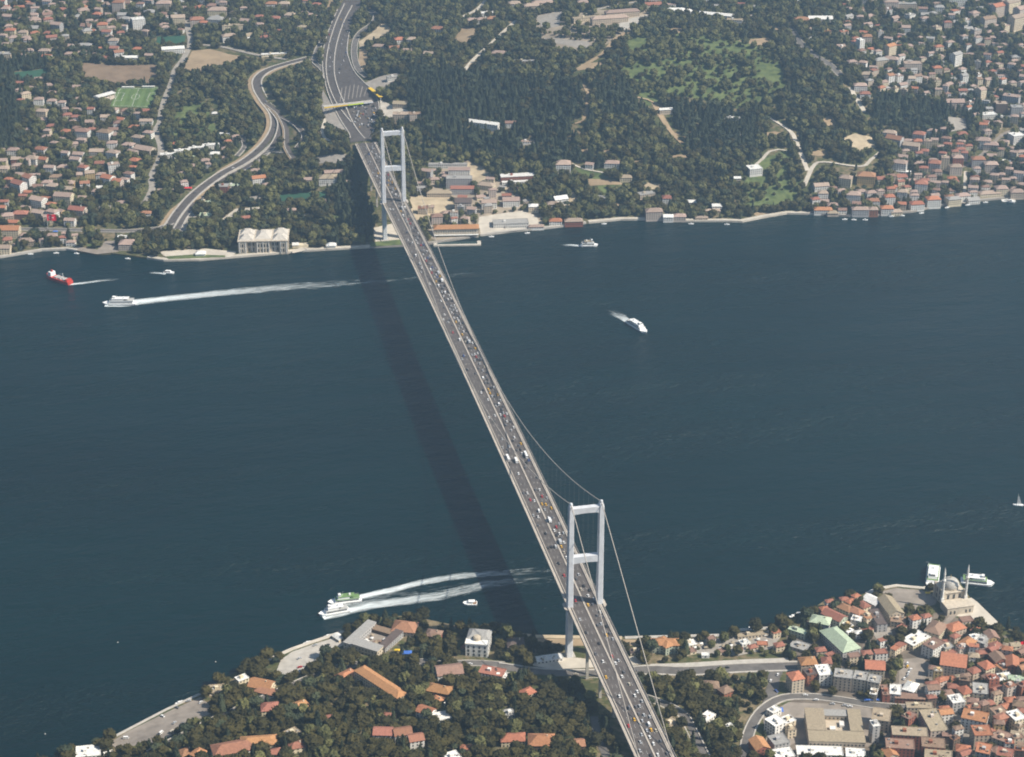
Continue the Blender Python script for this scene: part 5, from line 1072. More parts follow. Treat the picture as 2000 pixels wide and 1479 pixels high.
def ferry(u1, v1, u2, v2, Bm, lab, roof=BW, aft=BGREY, tall=1.0, group=None):
    o, L = boat(u1, v1, u2, v2, Bm, 'ferry', lab, 'ferry', group); hull(o, L, Bm, 2.2, BW)
    b = MB(); b.box(-L/2-.02, L*.3, -Bm/2*.97-.06, Bm/2*.97+.06, .0, .45); b.build('boot_stripe', BBLK, o)
    c = blk(o, 'saloon', -L*.42, L*.30, Bm*.42, 2.2, 4.8*tall, BW, 1.2)
    for s in (-1, 1):
        b = MB(); b.box(-L*.40, L*.26, s*Bm*.42-.06, s*Bm*.42+.06, 3.1, 4.1); b.build('window_band', GLASS, c)
    z = 4.8*tall
    b = MB(); b.box(-L*.44, L*.27, -Bm*.44, Bm*.44, z, z+.25); b.build('upper_deck', aft, o)
    blk(o, 'upper_cabin', -L*.14, L*.22, Bm*.34, z+.25, z+2.6, BW, 1.0); b = MB(); b.box(-L*.30, L*.20, -Bm*.38, Bm*.38, z+2.6, z+2.8); b.build('sun_roof', roof, o)
    w = blk(o, 'wheelhouse', L*.10, L*.20, Bm*.2, z+2.8, z+4.8, BW, .7)
    b = MB(); b.box(L*.11, L*.20, -Bm*.205, Bm*.205, z+3.6, z+4.3); b.build('wheelhouse_windows', GLASS, w)
    b = MB(); b.tube([(L*.06, 0, z+2.8), (L*.04, 0, z+7.5)], .12, 5); b.build('mast', BW, o)
    b = MB(); b.frust((1.0, .8), (.8, .6), z+2.8, z+4.6, 0, (-L*.16, 0)); b.build('funnel', BW, o)
    b = MB()
    for s in (-1, 1):
        for k in range(10): b.tube([(-L*.43+k*L*.03, s*Bm*.43, z+.2), (-L*.43+k*L*.03, s*Bm*.43, z+1.2)], .05, 4)
        b.tube([(-L*.43, s*Bm*.43, z+1.2), (-L*.16, s*Bm*.43, z+1.2)], .05, 4)
    b.build('deck_rail', BW, o)
    return o, L
ferry(266,594,200,594,11,'long white passenger ferry trailing the longest foam wake', tall=1.25)
ferry(1134,481,1168,480,8.5,'white ferry with open top deck steaming along the far shore', roof=RM('t'))
ferry(1226,629,1263,652,10,'white ferry crossing mid strait right of the bridge')
ferry(706,1172,640,1180,9.5,'white ferry with green upper deck racing past the near shore', aft=BGRN, roof=BGRN)
ferry(682,1192,622,1203,9,'white ferry with grey deck running alongside the green decked one', aft=BGREY, roof=BW)
ferry(1824,1108,1819,1152,13,'white ferry with green decks docked bow first at the plaza', roof=BW, aft=BGRN)
ferry(1876,1136,1942,1143,11,'long white ferry with green stern deck moored beyond the mosque', roof=BW, aft=BGRN, tall=1.1)
# red cargo ship
o, L = boat(138,556,92,541,12,'cargo_ship','red hulled cargo ship with white bridge house off the far shore','ship'); hull(o, L, 11, 4.5, BRED, .3, 1.2)
blk(o, 'bridge_house', L*.22, L*.36, 4.2, 4.5, 10.5, BW, .8); blk(o, 'deck_house', -L*.46, -L*.36, 4.4, 4.5, 7, BRED)
for x in (-L*.3, -L*.12, L*.05):
    b = MB(); b.box(x-L*.05, x+L*.07, -3.8, 3.8, 4.3, 6.0); b.build('hatch', BGREY, o)
b = MB(); b.tube([(-L*.2, 0, 4.5), (-L*.2, 0, 13)], .3, 6); b.tube([(-L*.2, 0, 12), (-L*.02, 0, 9.5)], .2, 5); b.build('crane', BW, o)
b = MB(); b.frust((1.3, 1.1), (1.0, .8), 10.5, 13, 0, (L*.27, 0)); b.build('funnel', BRED, o)
def launch(u1, v1, u2, v2, Bm, lab):
    o, L = boat(u1, v1, u2, v2, Bm, 'motor_boat', lab, 'boat'); hull(o, L, Bm, 1.5, BW, .4)
    c = blk(o, 'cabin', -L*.2, L*.2, Bm*.32, 1.4, 3.4, BW, 1.0); b = MB(); b.box(-L*.18, L*.13, -Bm*.33, Bm*.33, 2.2, 2.9); b.build('cabin_windows', GLASS, c)
    b = MB(); b.box(-L*.34, L*.1, -Bm*.34, Bm*.34, 3.5, 3.7); b.build('canopy', BW, o); b = MB(); b.box(-L*.45, -L*.22, -Bm*.36, Bm*.36, 1.35, 1.62); b.build('cockpit_floor', mat('teak deck', (0.26, 0.15, 0.08), 0.8), o)
    return o
launch(320,533,341,534,6,'small white motor boat speeding toward the palace quay'); launch(932,1180,904,1180,7,'small white motor boat idling near the white villa')
launch(1968,394,1982,396,5,'small white boat at the far landing stage')
o, L = boat(1999,988,1978,987,3.4,'sailboat','small white sailboat with bare mast right of the bridge','sailboat'); hull(o, L, 3.4, 1.1, BW, .5)
blk(o, 'cabin', -L*.1, L*.2, 1.0, 1.05, 1.7, BW, .5); b = MB(); b.tube([(L*.1, 0, 1), (L*.1, 0, 14.5)], [.14, .08], 6); b.tube([(L*.1, 0, 2.2), (-L*.35, 0, 2.2)], .09, 5); b.build('mast', BW, o)
b = MB(); b.add([(L*.08,.05,2.5),(L*.08,.05,13.5),(-L*.3,.25,2.5),(L*.08,-.05,2.5),(L*.08,-.05,13.5),(-L*.3,.15,2.5)], [(0,1,2),(5,4,3),(0,3,4,1),(1,4,5,2),(2,5,3,0)]); b.build('mainsail', mat('sailcloth', (0.72,0.71,0.67), 0.8), o)
for u, v, lb in ((230,1255,'pale mooring buoy floating off the waterfront car park'),(421,1293,'pale mooring buoy floating off the waterfront plaza'),(88*4/4,1434,'small pale buoy in open water near the near bank')):
    p = at(u, v, 0); o = tag(empty('buoy', (p[0], p[1], 0)), lb, 'buoy')
    b = MB(); b.lathe([(.05,-.4),(.55,-.3),(.65,.1),(.5,.4),(.1,.6),(.06,1.2),(.02,1.3)], 10); b.build('float', BGREY, o, smooth=True)

# small boats moored along the quays
proto = None
for u, v, a in ((1548,1204,30),(1556,1201,60),(1562,1199,20),(1470,1226,10),(1700,1156,40),(1712,1151,60),(1650,429,5),(1668,430,-5),(1690,430,0),(1742,423,10),(1762,422,0),(1800,417,15),(1850,406,20),(1890,401,10),(1925,396,5),(1350,438,0),(1420,439,0),(1180,438,5),(1030,456,10),(960,463,5),(150,496,-10),(110,495,5),(60,497,5),(250,506,-5),(640,1243,35),(600,1256,35),(350,1373,40)):
    q = at(u, v, 0)
    if proto is None:
        proto = empty('moored_boat', (q[0], q[1], 0)); hull(proto, 7.5, 2.5, .8, BW, .45); blk(proto, 'cabin', -1.2, 1.4, .8, .75, 1.7, BW, .5); o = proto
    else:
        o = proto.copy(); COL.objects.link(o)
        for ch in list(proto.children): c = ch.copy(); COL.objects.link(c); c.parent = o
    o.location = (q[0], q[1], 0); o.rotation_euler = (0, 0, -YAW+math.radians(a))
    wh = 'by the green roofed halls' if 1400 < u < 1640 else 'by the mosque plaza' if 1640 < u and v > 1000 else 'off the near left waterfront' if v > 1000 else 'below the crowded far quarter' if u > 1600 else 'along the wooded far shore' if u > 900 else 'by the far left promenade'
    tag(o, 'small white boat moored '+wh, 'boat', 'small boats moored '+wh)

# wakes
def foam_mat(name, amt, sc_):
    M = bpy.data.materials.new(name); M.use_nodes = True; T = M.node_tree; N = T.nodes; L = T.links
    b = N['Principled BSDF']; b.inputs['Base Color'].default_value = (0.74, 0.80, 0.80, 1); b.inputs['Roughness'].default_value = 0.9
    uv = N.new('ShaderNodeUVMap'); uv.uv_map = 'wake'; sp = N.new('ShaderNodeSeparateXYZ'); L.new(uv.outputs[0], sp.inputs[0])
    um = N.new('ShaderNodeUVMap'); um.uv_map = 'metres'; nz = N.new('ShaderNodeTexNoise'); nz.inputs['Scale'].default_value = sc_; nz.inputs['Detail'].default_value = 7; nz.inputs['Roughness'].default_value = .68
    mpp = N.new('ShaderNodeMapping'); mpp.inputs['Scale'].default_value = (0.16, 1.0, 1.0); L.new(um.outputs[0], mpp.inputs[0]); L.new(mpp.outputs[0], nz.inputs['Vector'])
    # along fade (x from 0 at the boat to 1 at the tail), across fade (y 0..1)
    def mth(op, a, b_, c=None):
        n = N.new('ShaderNodeMath'); n.operation = op; n.use_clamp = False
        for i, q in enumerate((a, b_, c)):
            if q is None: continue
            if isinstance(q, (int, float)): n.inputs[i].default_value = q
            else: L.new(q, n.inputs[i])
        return n.outputs[0]
    ac = mth('ABSOLUTE', mth('MULTIPLY_ADD', sp.outputs['Y'], 2.0, -1.0), 0)
    cross = mth('SUBTRACT', 1.0, mth('POWER', ac, 2.5))
    along = mth('POWER', mth('SUBTRACT', 1.0, sp.outputs['X']), 1.0)
    base = mth('MULTIPLY', cross, along)
    v = mth('ADD', mth('MULTIPLY', base, amt), mth('MULTIPLY_ADD', nz.outputs['Fac'], 1.7, -1.15))
    v = mth('MULTIPLY', v, mth('MINIMUM', mth('MULTIPLY', base, 5.0), 1.0))
    cl = N.new('ShaderNodeClamp'); L.new(v, cl.inputs[0])
    tr = N.new('ShaderNodeBsdfTransparent'); mx = N.new('ShaderNodeMixShader'); L.new(cl.outputs[0], mx.inputs[0]); L.new(tr.outputs[0], mx.inputs[1]); L.new(b.outputs[0], mx.inputs[2])
    L.new(mx.outputs[0], N['Material Output'].inputs['Surface']); return M
FOAM = foam_mat('churned foam', 1.2, 0.34); FOAM2 = foam_mat('thin foam', 0.5, 0.3)
ZW = [0.12]
def wake(px, w0, w1, mtl, lab):
    P = [Vector((*at(u, v, 0)[:2], 0)) for u, v in px]; Q = []
    for i in range(len(P)-1):
        k = max(1, int((P[i+1]-P[i]).length/10)); Q += [P[i].lerp(P[i+1], j/k) for j in range(k)]
    Q.append(P[-1]); V = []; F = []; UVs = []; UM = []; dist = 0.0; n = len(Q); m_ = 4; z = ZW[0]; ZW[0] += .012
    for i, p in enumerate(Q):
        d = Q[min(i+1, n-1)]-Q[max(i-1, 0)]; d.normalize(); nn = Vector((-d.y, d.x, 0)); t = i/(n-1); w = w0+(w1-w0)*t
        for j in range(m_+1): V.append(p+nn*w*(j/m_-.5)+Vector((0, 0, z))); UVs.append((t, j/m_)); UM.append((dist+z*9000, w*(j/m_-.5)))
        if i < n-1: dist += (Q[i+1]-p).length
    for i in range(n-1):
        for j in range(m_): F.append((i*(m_+1)+j, i*(m_+1)+j+1, (i+1)*(m_+1)+j+1, (i+1)*(m_+1)+j))
    o = mesh_obj('wake', V, F, mtl); uvl = o.data.uv_layers.new(name='wake')
    uv2 = o.data.uv_layers.new(name='metres'); uvl = o.data.uv_layers['wake']
    for lp in o.data.loops: uvl.data[lp.index].uv = UVs[lp.vertex_index]; uv2.data[lp.index].uv = UM[lp.vertex_index]
    tag(o, lab, 'wake', None, 'stuff')
wake([(262,590),(330,583),(430,573),(560,561),(700,552),(830,544)], 20, 40, FOAM, 'long white foam wake behind the passenger ferry')
wake([(205,597),(240,597),(300,590),(380,580)], 10, 18, FOAM, 'bow foam along the passenger ferry')
wake([(620,560),(760,548),(900,536),(1100,524),(1180,519)], 8, 30, FOAM2, 'thin old wake beyond the bridge')
wake([(136,556),(165,553),(200,548),(250,545)], 7, 12, FOAM, 'short foam wake behind the red ship')
wake([(324,535),(300,533),(275,531)], 7, 10, FOAM, 'short foam wake behind the motor boat')
wake([(1136,481),(1115,479),(1085,479)], 8, 14, FOAM, 'short foam wake behind the far ferry')
wake([(1230,630),(1212,618),(1190,608),(1165,602)], 12, 26, FOAM, 'curved foam wake behind the mid strait ferry')
wake([(704,1166),(760,1154),(820,1139),(900,1125),(960,1121),(1160,1108)], 11, 20, FOAM, 'upper foam wake of the green decked ferry')
wake([(690,1180),(740,1168),(820,1158),(1000,1135)], 16, 44, FOAM2, 'spreading wash between the near ferries')
wake([(630,1206),(670,1196),(720,1184),(790,1174),(860,1164),(960,1140),(1160,1122)], 14, 30, FOAM, 'lower foam wake of the grey decked ferry')
wake([(645,1183),(690,1180),(740,1172)], 10, 16, FOAM, 'side foam along the green decked ferry')
wake([(1822,1106),(1812,1098),(1790,1100)], 5, 9, FOAM2, 'propeller wash behind the docked ferry')

# ------------------------------------------------------------------ vehicles
PAINT = {'white': (0.78,0.78,0.77), 'silver': (0.45,0.46,0.47), 'black': (0.02,0.02,0.022), 'grey': (0.13,0.13,0.14), 'red': (0.50,0.03,0.03), 'blue': (0.05,0.10,0.32), 'yellow': (0.75,0.42,0.02), 'beige': (0.5,0.45,0.36)}
PM = {k: mat('car paint '+k, c, 0.35, 0.03, spec=0.5) for k, c in PAINT.items()}
def car_mesh(col, kind='car'):
    b = MB()
    if kind == 'car':
        b.frust((2.2, .88), (2.15, .86), .35, .85, 0); b.frust((1.45, .82), (.95, .66), .85, 1.42, 1, (-.15, 0)); b.frust((.93, .64), (.9, .62), 1.42, 1.47, 0, (-.15, 0))
        ws, r, wx = .84, .33, 1.35
    elif kind == 'van':
        b.frust((2.6, 1.0), (2.5, .95), .4, 1.2, 0); b.frust((2.5, .95), (2.1, .85), 1.2, 1.75, 1, (-.1, 0)); b.frust((2.1, .85), (2.0, .8), 1.75, 2.2, 0, (-.1, 0)); ws, r, wx = .95, .36, 1.6
    elif kind == 'bus':
        b.frust((5.9, 1.27), (5.9, 1.27), .45, 1.5, 0); b.frust((5.88, 1.25), (5.85, 1.22), 1.5, 2.5, 1); b.frust((5.88, 1.26), (5.8, 1.2), 2.5, 3.15, 0); b.box(-1.5, 1.5, -.7, .7, 3.15, 3.4); ws, r, wx = 1.22, .5, 3.6
    else:
        b.box(-4.2, 2.0, -1.25, 1.25, 1.0, 3.5); b.frust((.95, 1.2), (.85, 1.15), .5, 2.6, 0, (3.1, 0)); b.box(2.6, 4.06, -1.1, 1.1, 1.6, 2.3, 1); b.box(-4.1, 4.0, -.9, .9, .55, 1.0, 2); ws, r, wx = 1.2, .5, 2.9
    for x in (-wx, wx):
        for y in (-ws, ws):
            vs = []; n = 8
            for yy in (y-.11, y+.11): vs += [(x+r*math.cos(2*math.pi*k/n), yy, r+r*math.sin(2*math.pi*k/n)) for k in range(n)]
            b.add(vs, [(k, (k+1) % n, n+(k+1) % n, n+k) for k in range(n)]+[tuple(range(n-1, -1, -1)), tuple(range(n, 2*n))], 2)
    o = b.build('tmp', [PM[col], GLASS, TYRE]); me = o.data; bpy.data.objects.remove(o); return me
CM = {}
NCAR = [0]
WORD = {'car': 'car', 'van': 'van', 'bus': 'bus', 'truck': 'truck'}
VEH = []
def vehicle(x, y, z, rz, col, kind, where):
    VEH.append((x, y, z, rz, col, kind, where)); NCAR[0] += 1
def build_vehicles():
    VEH.sort(key=lambda q: math.dist(q[:3], tuple(CAM))); count = {}; rest = MB()
    order = list(PM); 
    for x, y, z, rz, col, kind, where in VEH:
        if (col, kind) not in CM: CM[(col, kind)] = car_mesh(col, kind)
        count[kind] = count.get(kind, 0)+1; me = CM[(col, kind)]
        if count[kind] > 300:
            c, s_ = math.cos(rz), math.sin(rz); o = len(rest.v)
            rest.v += [(x+c*v.co.x-s_*v.co.y, y+s_*v.co.x+c*v.co.y, z+v.co.z) for v in me.vertices]
            rest.f += [tuple(i+o for i in p.vertices) for p in me.polygons]; rest.m += [(order.index(col), len(order), len(order)+1)[p.material_index] for p in me.polygons]
            continue
        o = link({'car': 'car', 'van': 'van', 'bus': 'coach_bus', 'truck': 'box_truck'}[kind], me, None, (x, y, z), rz)
        cw = 'yellow taxi' if col == 'yellow' and kind == 'car' else col+' '+WORD[kind]
        tag(o, '%s %s' % (cw, where), WORD[kind], '%s %s' % (cw, where))
    if rest.v: tag(rest.build('distant_traffic', [PM[k] for k in order]+[GLASS, TYRE]), 'crowd of distant cars on the far end of the bridge and highway', 'traffic', None, 'stuff')
def rcol(): return RND.choices(['white','silver','grey','black','red','blue','yellow','beige'], [26,22,20,15,4,3,7,4])[0]
LX = (3.0, 6.75, 10.4)
SEC = [(-240, 0, 'on the near approach span'), (0, 270, 'between the near tower and quarter span'), (270, 540, 'on the near half of main span'), (540, 800, 'on the far half of main span'), (800, 1074, 'approaching the far tower'), (1074, 1330, 'on the far approach span')]
def wsec(y): return next((t for a, b_, t in SEC if a <= y < b_), SEC[-1][2])
for side, spacing, dens, txt in ((1, 9.5, .8, 'in the busy carriageway'), (-1, 21.0, .5, 'in the lighter carriageway')):
    for li, lx in enumerate(LX):
        y = -235+RND.uniform(0, 10)
        while y < 1325:
            k = dens*(1.15 if y > 350 and side > 0 else 1.0)
            if RND.random() < k*(.75 if li == 2 else 1):
                r = RND.random(); kind = 'car' if r < .93 else ('van' if r < .985 else 'truck'); c = rcol() if kind == 'car' else RND.choice(['white','white','silver','grey'])
                vehicle(side*lx+RND.uniform(-.3, .3), y, deck_z(y)+.07, math.pi/2 if side > 0 else -math.pi/2, c, kind, '%s %s' % (txt, wsec(y)))
            y += spacing*RND.uniform(.55, 1.9)*(1.2 if side > 0 else 1.1)
for x, y, c in ((-10.3, 283, 'white'), (9.5, 286, 'white')): vehicle(x, y, deck_z(y)+.07, math.pi/2 if x > 0 else -math.pi/2, c, 'bus', 'in the %s carriageway beside near span parapet' % ('lighter' if x < 0 else 'busy'))
def on_px(lst, where, kinds=('car',)):
    for u, v, a in lst:
        p = ground(u, v); kind = RND.choice(kinds); vehicle(p.x, p.y, hz(p.x, p.y)+.78, -YAW+math.radians(a), rcol(), kind, where)
on_px([(RND.uniform(688, 734), RND.uniform(206, 250), 100+RND.uniform(-8, 8)) for k in range(60)], 'queuing on the toll plaza', ('car','car','car','van'))
on_px([(640+RND.uniform(0, 12)+(v-130)*.0, v, 95) for v in range(60, 150, 9)], 'climbing the highway beyond the toll plaza')
on_px([(660+RND.uniform(0, 20), v, 95) for v in range(40, 150, 8)], 'descending the highway toward the toll plaza')
on_px([(RND.uniform(755, 778), RND.uniform(146, 158), RND.uniform(0, 180)) for k in range(8)], 'parked in the toll office yard')
on_px([(347,412,50),(380,378,40),(455,330,32),(500,296,35),(538,250,80),(520,200,130),(430,345,35)], 'on the far viaduct road')
on_px([(346,1384,-40),(318,1401,-40),(341,1414,60),(315,1434,60),(336,1432,60),(392,1374,60),(246,1444,0),(369,1371,20),(356,1416,60)], 'parked in the waterfront car park', ('car','car','van'))
on_px([(1020,1300,0),(1125,1319,0),(1290,1372,-25),(1310,1378,-25),(1362,1444,-60),(1240,1312,0),(1345,1311,0),(1420,1306,0)], 'on the near coast avenue and side street')
on_px([(1519,1320,70),(1505,1332,70),(1516,1352,-60),(1573,1360,-5),(1594,1369,-5),(1650,1380,-5),(1660,1382,-5),(1626,1377,-5),(1746,1383,-5),(585,1288,40),(586,1305,20)], 'on the curved street by the school')
on_px([(1766+RND.uniform(-4, 10)+k*1.2, 1340-k*6, 60) for k in range(8)], 'parked along the bazaar square')
on_px([(662,1240+4,30),(640,1262,30),(616,1262,30),(780,1292,0),(905,1297,0),(918,1299,0)], 'by the waterfront plaza and coast road')
build_vehicles()

# ------------------------------------------------------------------ trees
LEAFM = {}
def leaf_mat(name, c1, c2):
    M = bpy.data.materials.new(name); M.use_nodes = True; T = M.node_tree; N = T.nodes; L = T.links
    b = N['Principled BSDF']; b.inputs['Roughness'].default_value = 0.75; b.inputs['Specular IOR Level'].default_value = 0.15
    oi = N.new('ShaderNodeObjectInfo'); tc = N.new('ShaderNodeTexCoord'); nz = N.new('ShaderNodeTexNoise'); nz.inputs['Scale'].default_value = 0.9; nz.inputs['Detail'].default_value = 3
    L.new(tc.outputs['Object'], nz.inputs['Vector'])
    ad = N.new('ShaderNodeMath'); ad.operation = 'MULTIPLY_ADD'; ad.inputs[1].default_value = 0.75; L.new(oi.outputs['Random'], ad.inputs[0])
    sb = N.new('ShaderNodeMath'); sb.operation = 'MULTIPLY_ADD'; sb.inputs[1].default_value = 0.7; sb.inputs[2].default_value = -0.22; L.new(nz.outputs['Fac'], sb.inputs[0]); L.new(sb.outputs[0], ad.inputs[2])
    mx = N.new('ShaderNodeMix'); mx.data_type = 'RGBA'; mx.clamp_factor = True; L.new(ad.outputs[0], mx.inputs[0]); mx.inputs[6].default_value = (*c1, 1); mx.inputs[7].default_value = (*c2, 1)
    L.new(mx.outputs[2], b.inputs['Base Color']); return M
LB = leaf_mat('broadleaf foliage', (0.016, 0.017, 0.006), (0.066, 0.056, 0.017))
LO = leaf_mat('light foliage', (0.046, 0.050, 0.018), (0.14, 0.135, 0.05))
LC = leaf_mat('conifer foliage', (0.026, 0.036, 0.022), (0.066, 0.076, 0.038))
def crown(seed, rx, rz_, zc, kind, mtl, sub=3):
    rnd = random.Random(seed); bm = bmesh.new(); bmesh.ops.create_icosphere(bm, subdivisions=sub, radius=1.0)
    off = Vector((seed*3.1, seed*1.7, seed*.9))
    for v in bm.verts:
        n = v.co.normalized(); f = 1+.42*mnoise.noise(n*1.5+off)+.30*mnoise.noise(n*3.4+off)+.16*mnoise.noise(n*7+off)
        if kind == 'cone':
            t = (n.z+1)/2; k = (1-t)**.75*1.25 if t > .12 else .9*t/.12+.15
            hn = Vector((n.x, n.y, 0)); hn = hn.normalized() if hn.length > 1e-4 else Vector((0, 0, 0))
            v.co = Vector((hn.x*rx*k*f, hn.y*rx*k*f, zc+n.z*rz_))
        else:
            z = n.z*rz_*f
            if n.z < -.35: z *= .7
            v.co = Vector((n.x*rx*f, n.y*rx*f, zc+z))
    base = [(v.co.copy(), v.normal.copy()) for v in bm.verts]; bm.normal_update()
    base = [(v.co.copy(), v.normal.copy()) for v in bm.verts]
    for k in range(170 if sub == 3 else 60):      # leaf clumps standing out of the crown
        co, n = rnd.choice(base)
        if n.z < -.5: continue
        c = co+n*rnd.uniform(-.1, .5); s = rnd.uniform(.45, 1.1)
        a = Vector((rnd.uniform(-1, 1), rnd.uniform(-1, 1), rnd.uniform(-.6, .8))).normalized(); e = a.cross(n)
        if e.length < .1: continue
        e = e.normalized()*s; g = (a*.7+n*.5).normalized()*s
        vs = [bm.verts.new(c+q) for q in (-e-g*.4, e-g*.5, g)]; bm.faces.new(vs)
    me = bpy.data.meshes.new('crown'); bm.to_mesh(me); bm.free(); me.materials.append(mtl)
    return me
def trunk(h, r, rx, seed):
    rnd = random.Random(seed); b = MB(); b.tube([(0,0,-1),(0,0,h*.5),(.2,.1,h)], [r*1.3, r, r*.55], 7)
    for k in range(4):
        a = k*1.6+rnd.uniform(0, .6); b.tube([(0, 0, h*(.55+.08*k)), (math.cos(a)*rx*.5, math.sin(a)*rx*.5, h*(.95+.1*k))], [r*.5, r*.2], 5)
    me = bpy.data.meshes.new('trunk'); me.from_pydata(b.v, [], b.f); me.materials.append(BARK); return me
# kind: crown mesh, trunk mesh, words
TK = []
for i, (nm, rx, rz_, zc, kd, mt, lab) in enumerate((
    ('broadleaf_tree', 4.3, 4.2, 6.0, 'ball', LB, 'round dark green broadleaf tree'), ('broadleaf_tree', 5.2, 4.4, 6.8, 'ball', LB, 'wide dark green broadleaf tree'), ('broadleaf_tree', 3.4, 4.0, 5.2, 'ball', LO, 'small light green broadleaf tree'), ('broadleaf_tree', 4.8, 5.2, 7.4, 'ball', LO, 'tall light green broadleaf tree'),
    ('conifer_tree', 3.2, 7.0, 8.0, 'cone', LC, 'dark pointed conifer'), ('cypress_tree', 1.7, 7.0, 7.6, 'cone', LC, 'slender dark cypress'), ('pine_tree', 4.6, 3.0, 8.6, 'ball', LC, 'flat topped dark pine'), ('broadleaf_tree', 2.2, 2.0, 2.3, 'ball', LO, 'low light green bushy tree'))):
    TK.append(dict(name=nm, crown=crown(i+1, rx, rz_, zc, kd, mt), trunk=trunk(zc if kd == 'ball' else zc*.6, .28 if i != 7 else .12, rx, i), lab=lab, h=zc+rz_))
def candidates(s0, s1, t0, t1, sp):
    S, T = np.meshgrid(np.arange(s0, s1, sp), np.arange(t0, t1, sp), indexing='ij'); S = S.ravel()+NPR.uniform(-.6, .6, S.size)*sp; T = T.ravel()+NPR.uniform(-.6, .6, T.size)*sp
    return S, T
def fnoise(S, T, sc_, off=0.0):
    return np.array([mnoise.noise(Vector((a*sc_+off, b_*sc_, off))) for a, b_ in zip(S, T)])
CONI = [[(800,130),(1000,150),(1150,160),(1160,250),(1090,300),(960,310),(820,270),(790,180)],[(1160,150),(1290,160),(1300,210),(1180,230)],[(1270,200),(1480,200),(1480,290),(1330,290)],[(1700,180),(1860,210),(1850,280),(1800,270),(1700,230)],[(0,110),(95,112),(90,135),(40,190),(30,300),(0,300)],[(640,320),(730,330),(730,440),(660,450)],[(1880,170),(1925,210),(1900,250),(1860,220)],[(1070,280),(1180,310),(1180,330),(1060,320)]]
MEAD = [[(1040,40),(1105,18),(1285,22),(1218,64),(1155,104),(1062,84)],[(1336,1248),(1540,1230),(1540,1272),(1440,1286),(1340,1282)],[(798,380),(840,336),(915,312),(960,340),(1010,380),(1062,404),(1060,446),(940,458),(850,470),(800,440)],[(1490,312),(1540,290),(1562,330),(1566,372),(1557,402),(1482,404),(1440,412),(1445,380),(1455,350)],[(1117,322),(1175,338),(1222,360),(1180,378),(1142,350)],[(1230,70),(1420,60),(1520,100),(1540,170),(1450,220),(1330,190),(1260,210),(1210,140)],[(350,150),(430,190),(430,262),(330,265)]]
TOWN = [[(0,0),(480,0),(480,70),(0,90)],[(0,150),(300,150),(300,440),(160,490),(0,505)],[(1640,0),(2000,0),(2000,400),(1580,420),(1580,350),(1720,300),(1690,200)],[(1500,1160),(2000,1130),(2000,1479),(1440,1479),(1450,1380)]]
def pxmask(PL, U, V):
    r = np.zeros(U.shape, bool)
    for P in PL:
        ins = np.zeros(U.shape, bool); n = len(P)
        for i in range(n):
            (x1, y1), (x2, y2) = P[i], P[i-1]
            if y1 == y2: continue
            ins ^= ((y1 > V) != (y2 > V)) & (U < (x2-x1)*(V-y1)/(y2-y1)+x1)
        r |= ins
    return r
PT = []      # x, y, z, scale, kind, apparent size
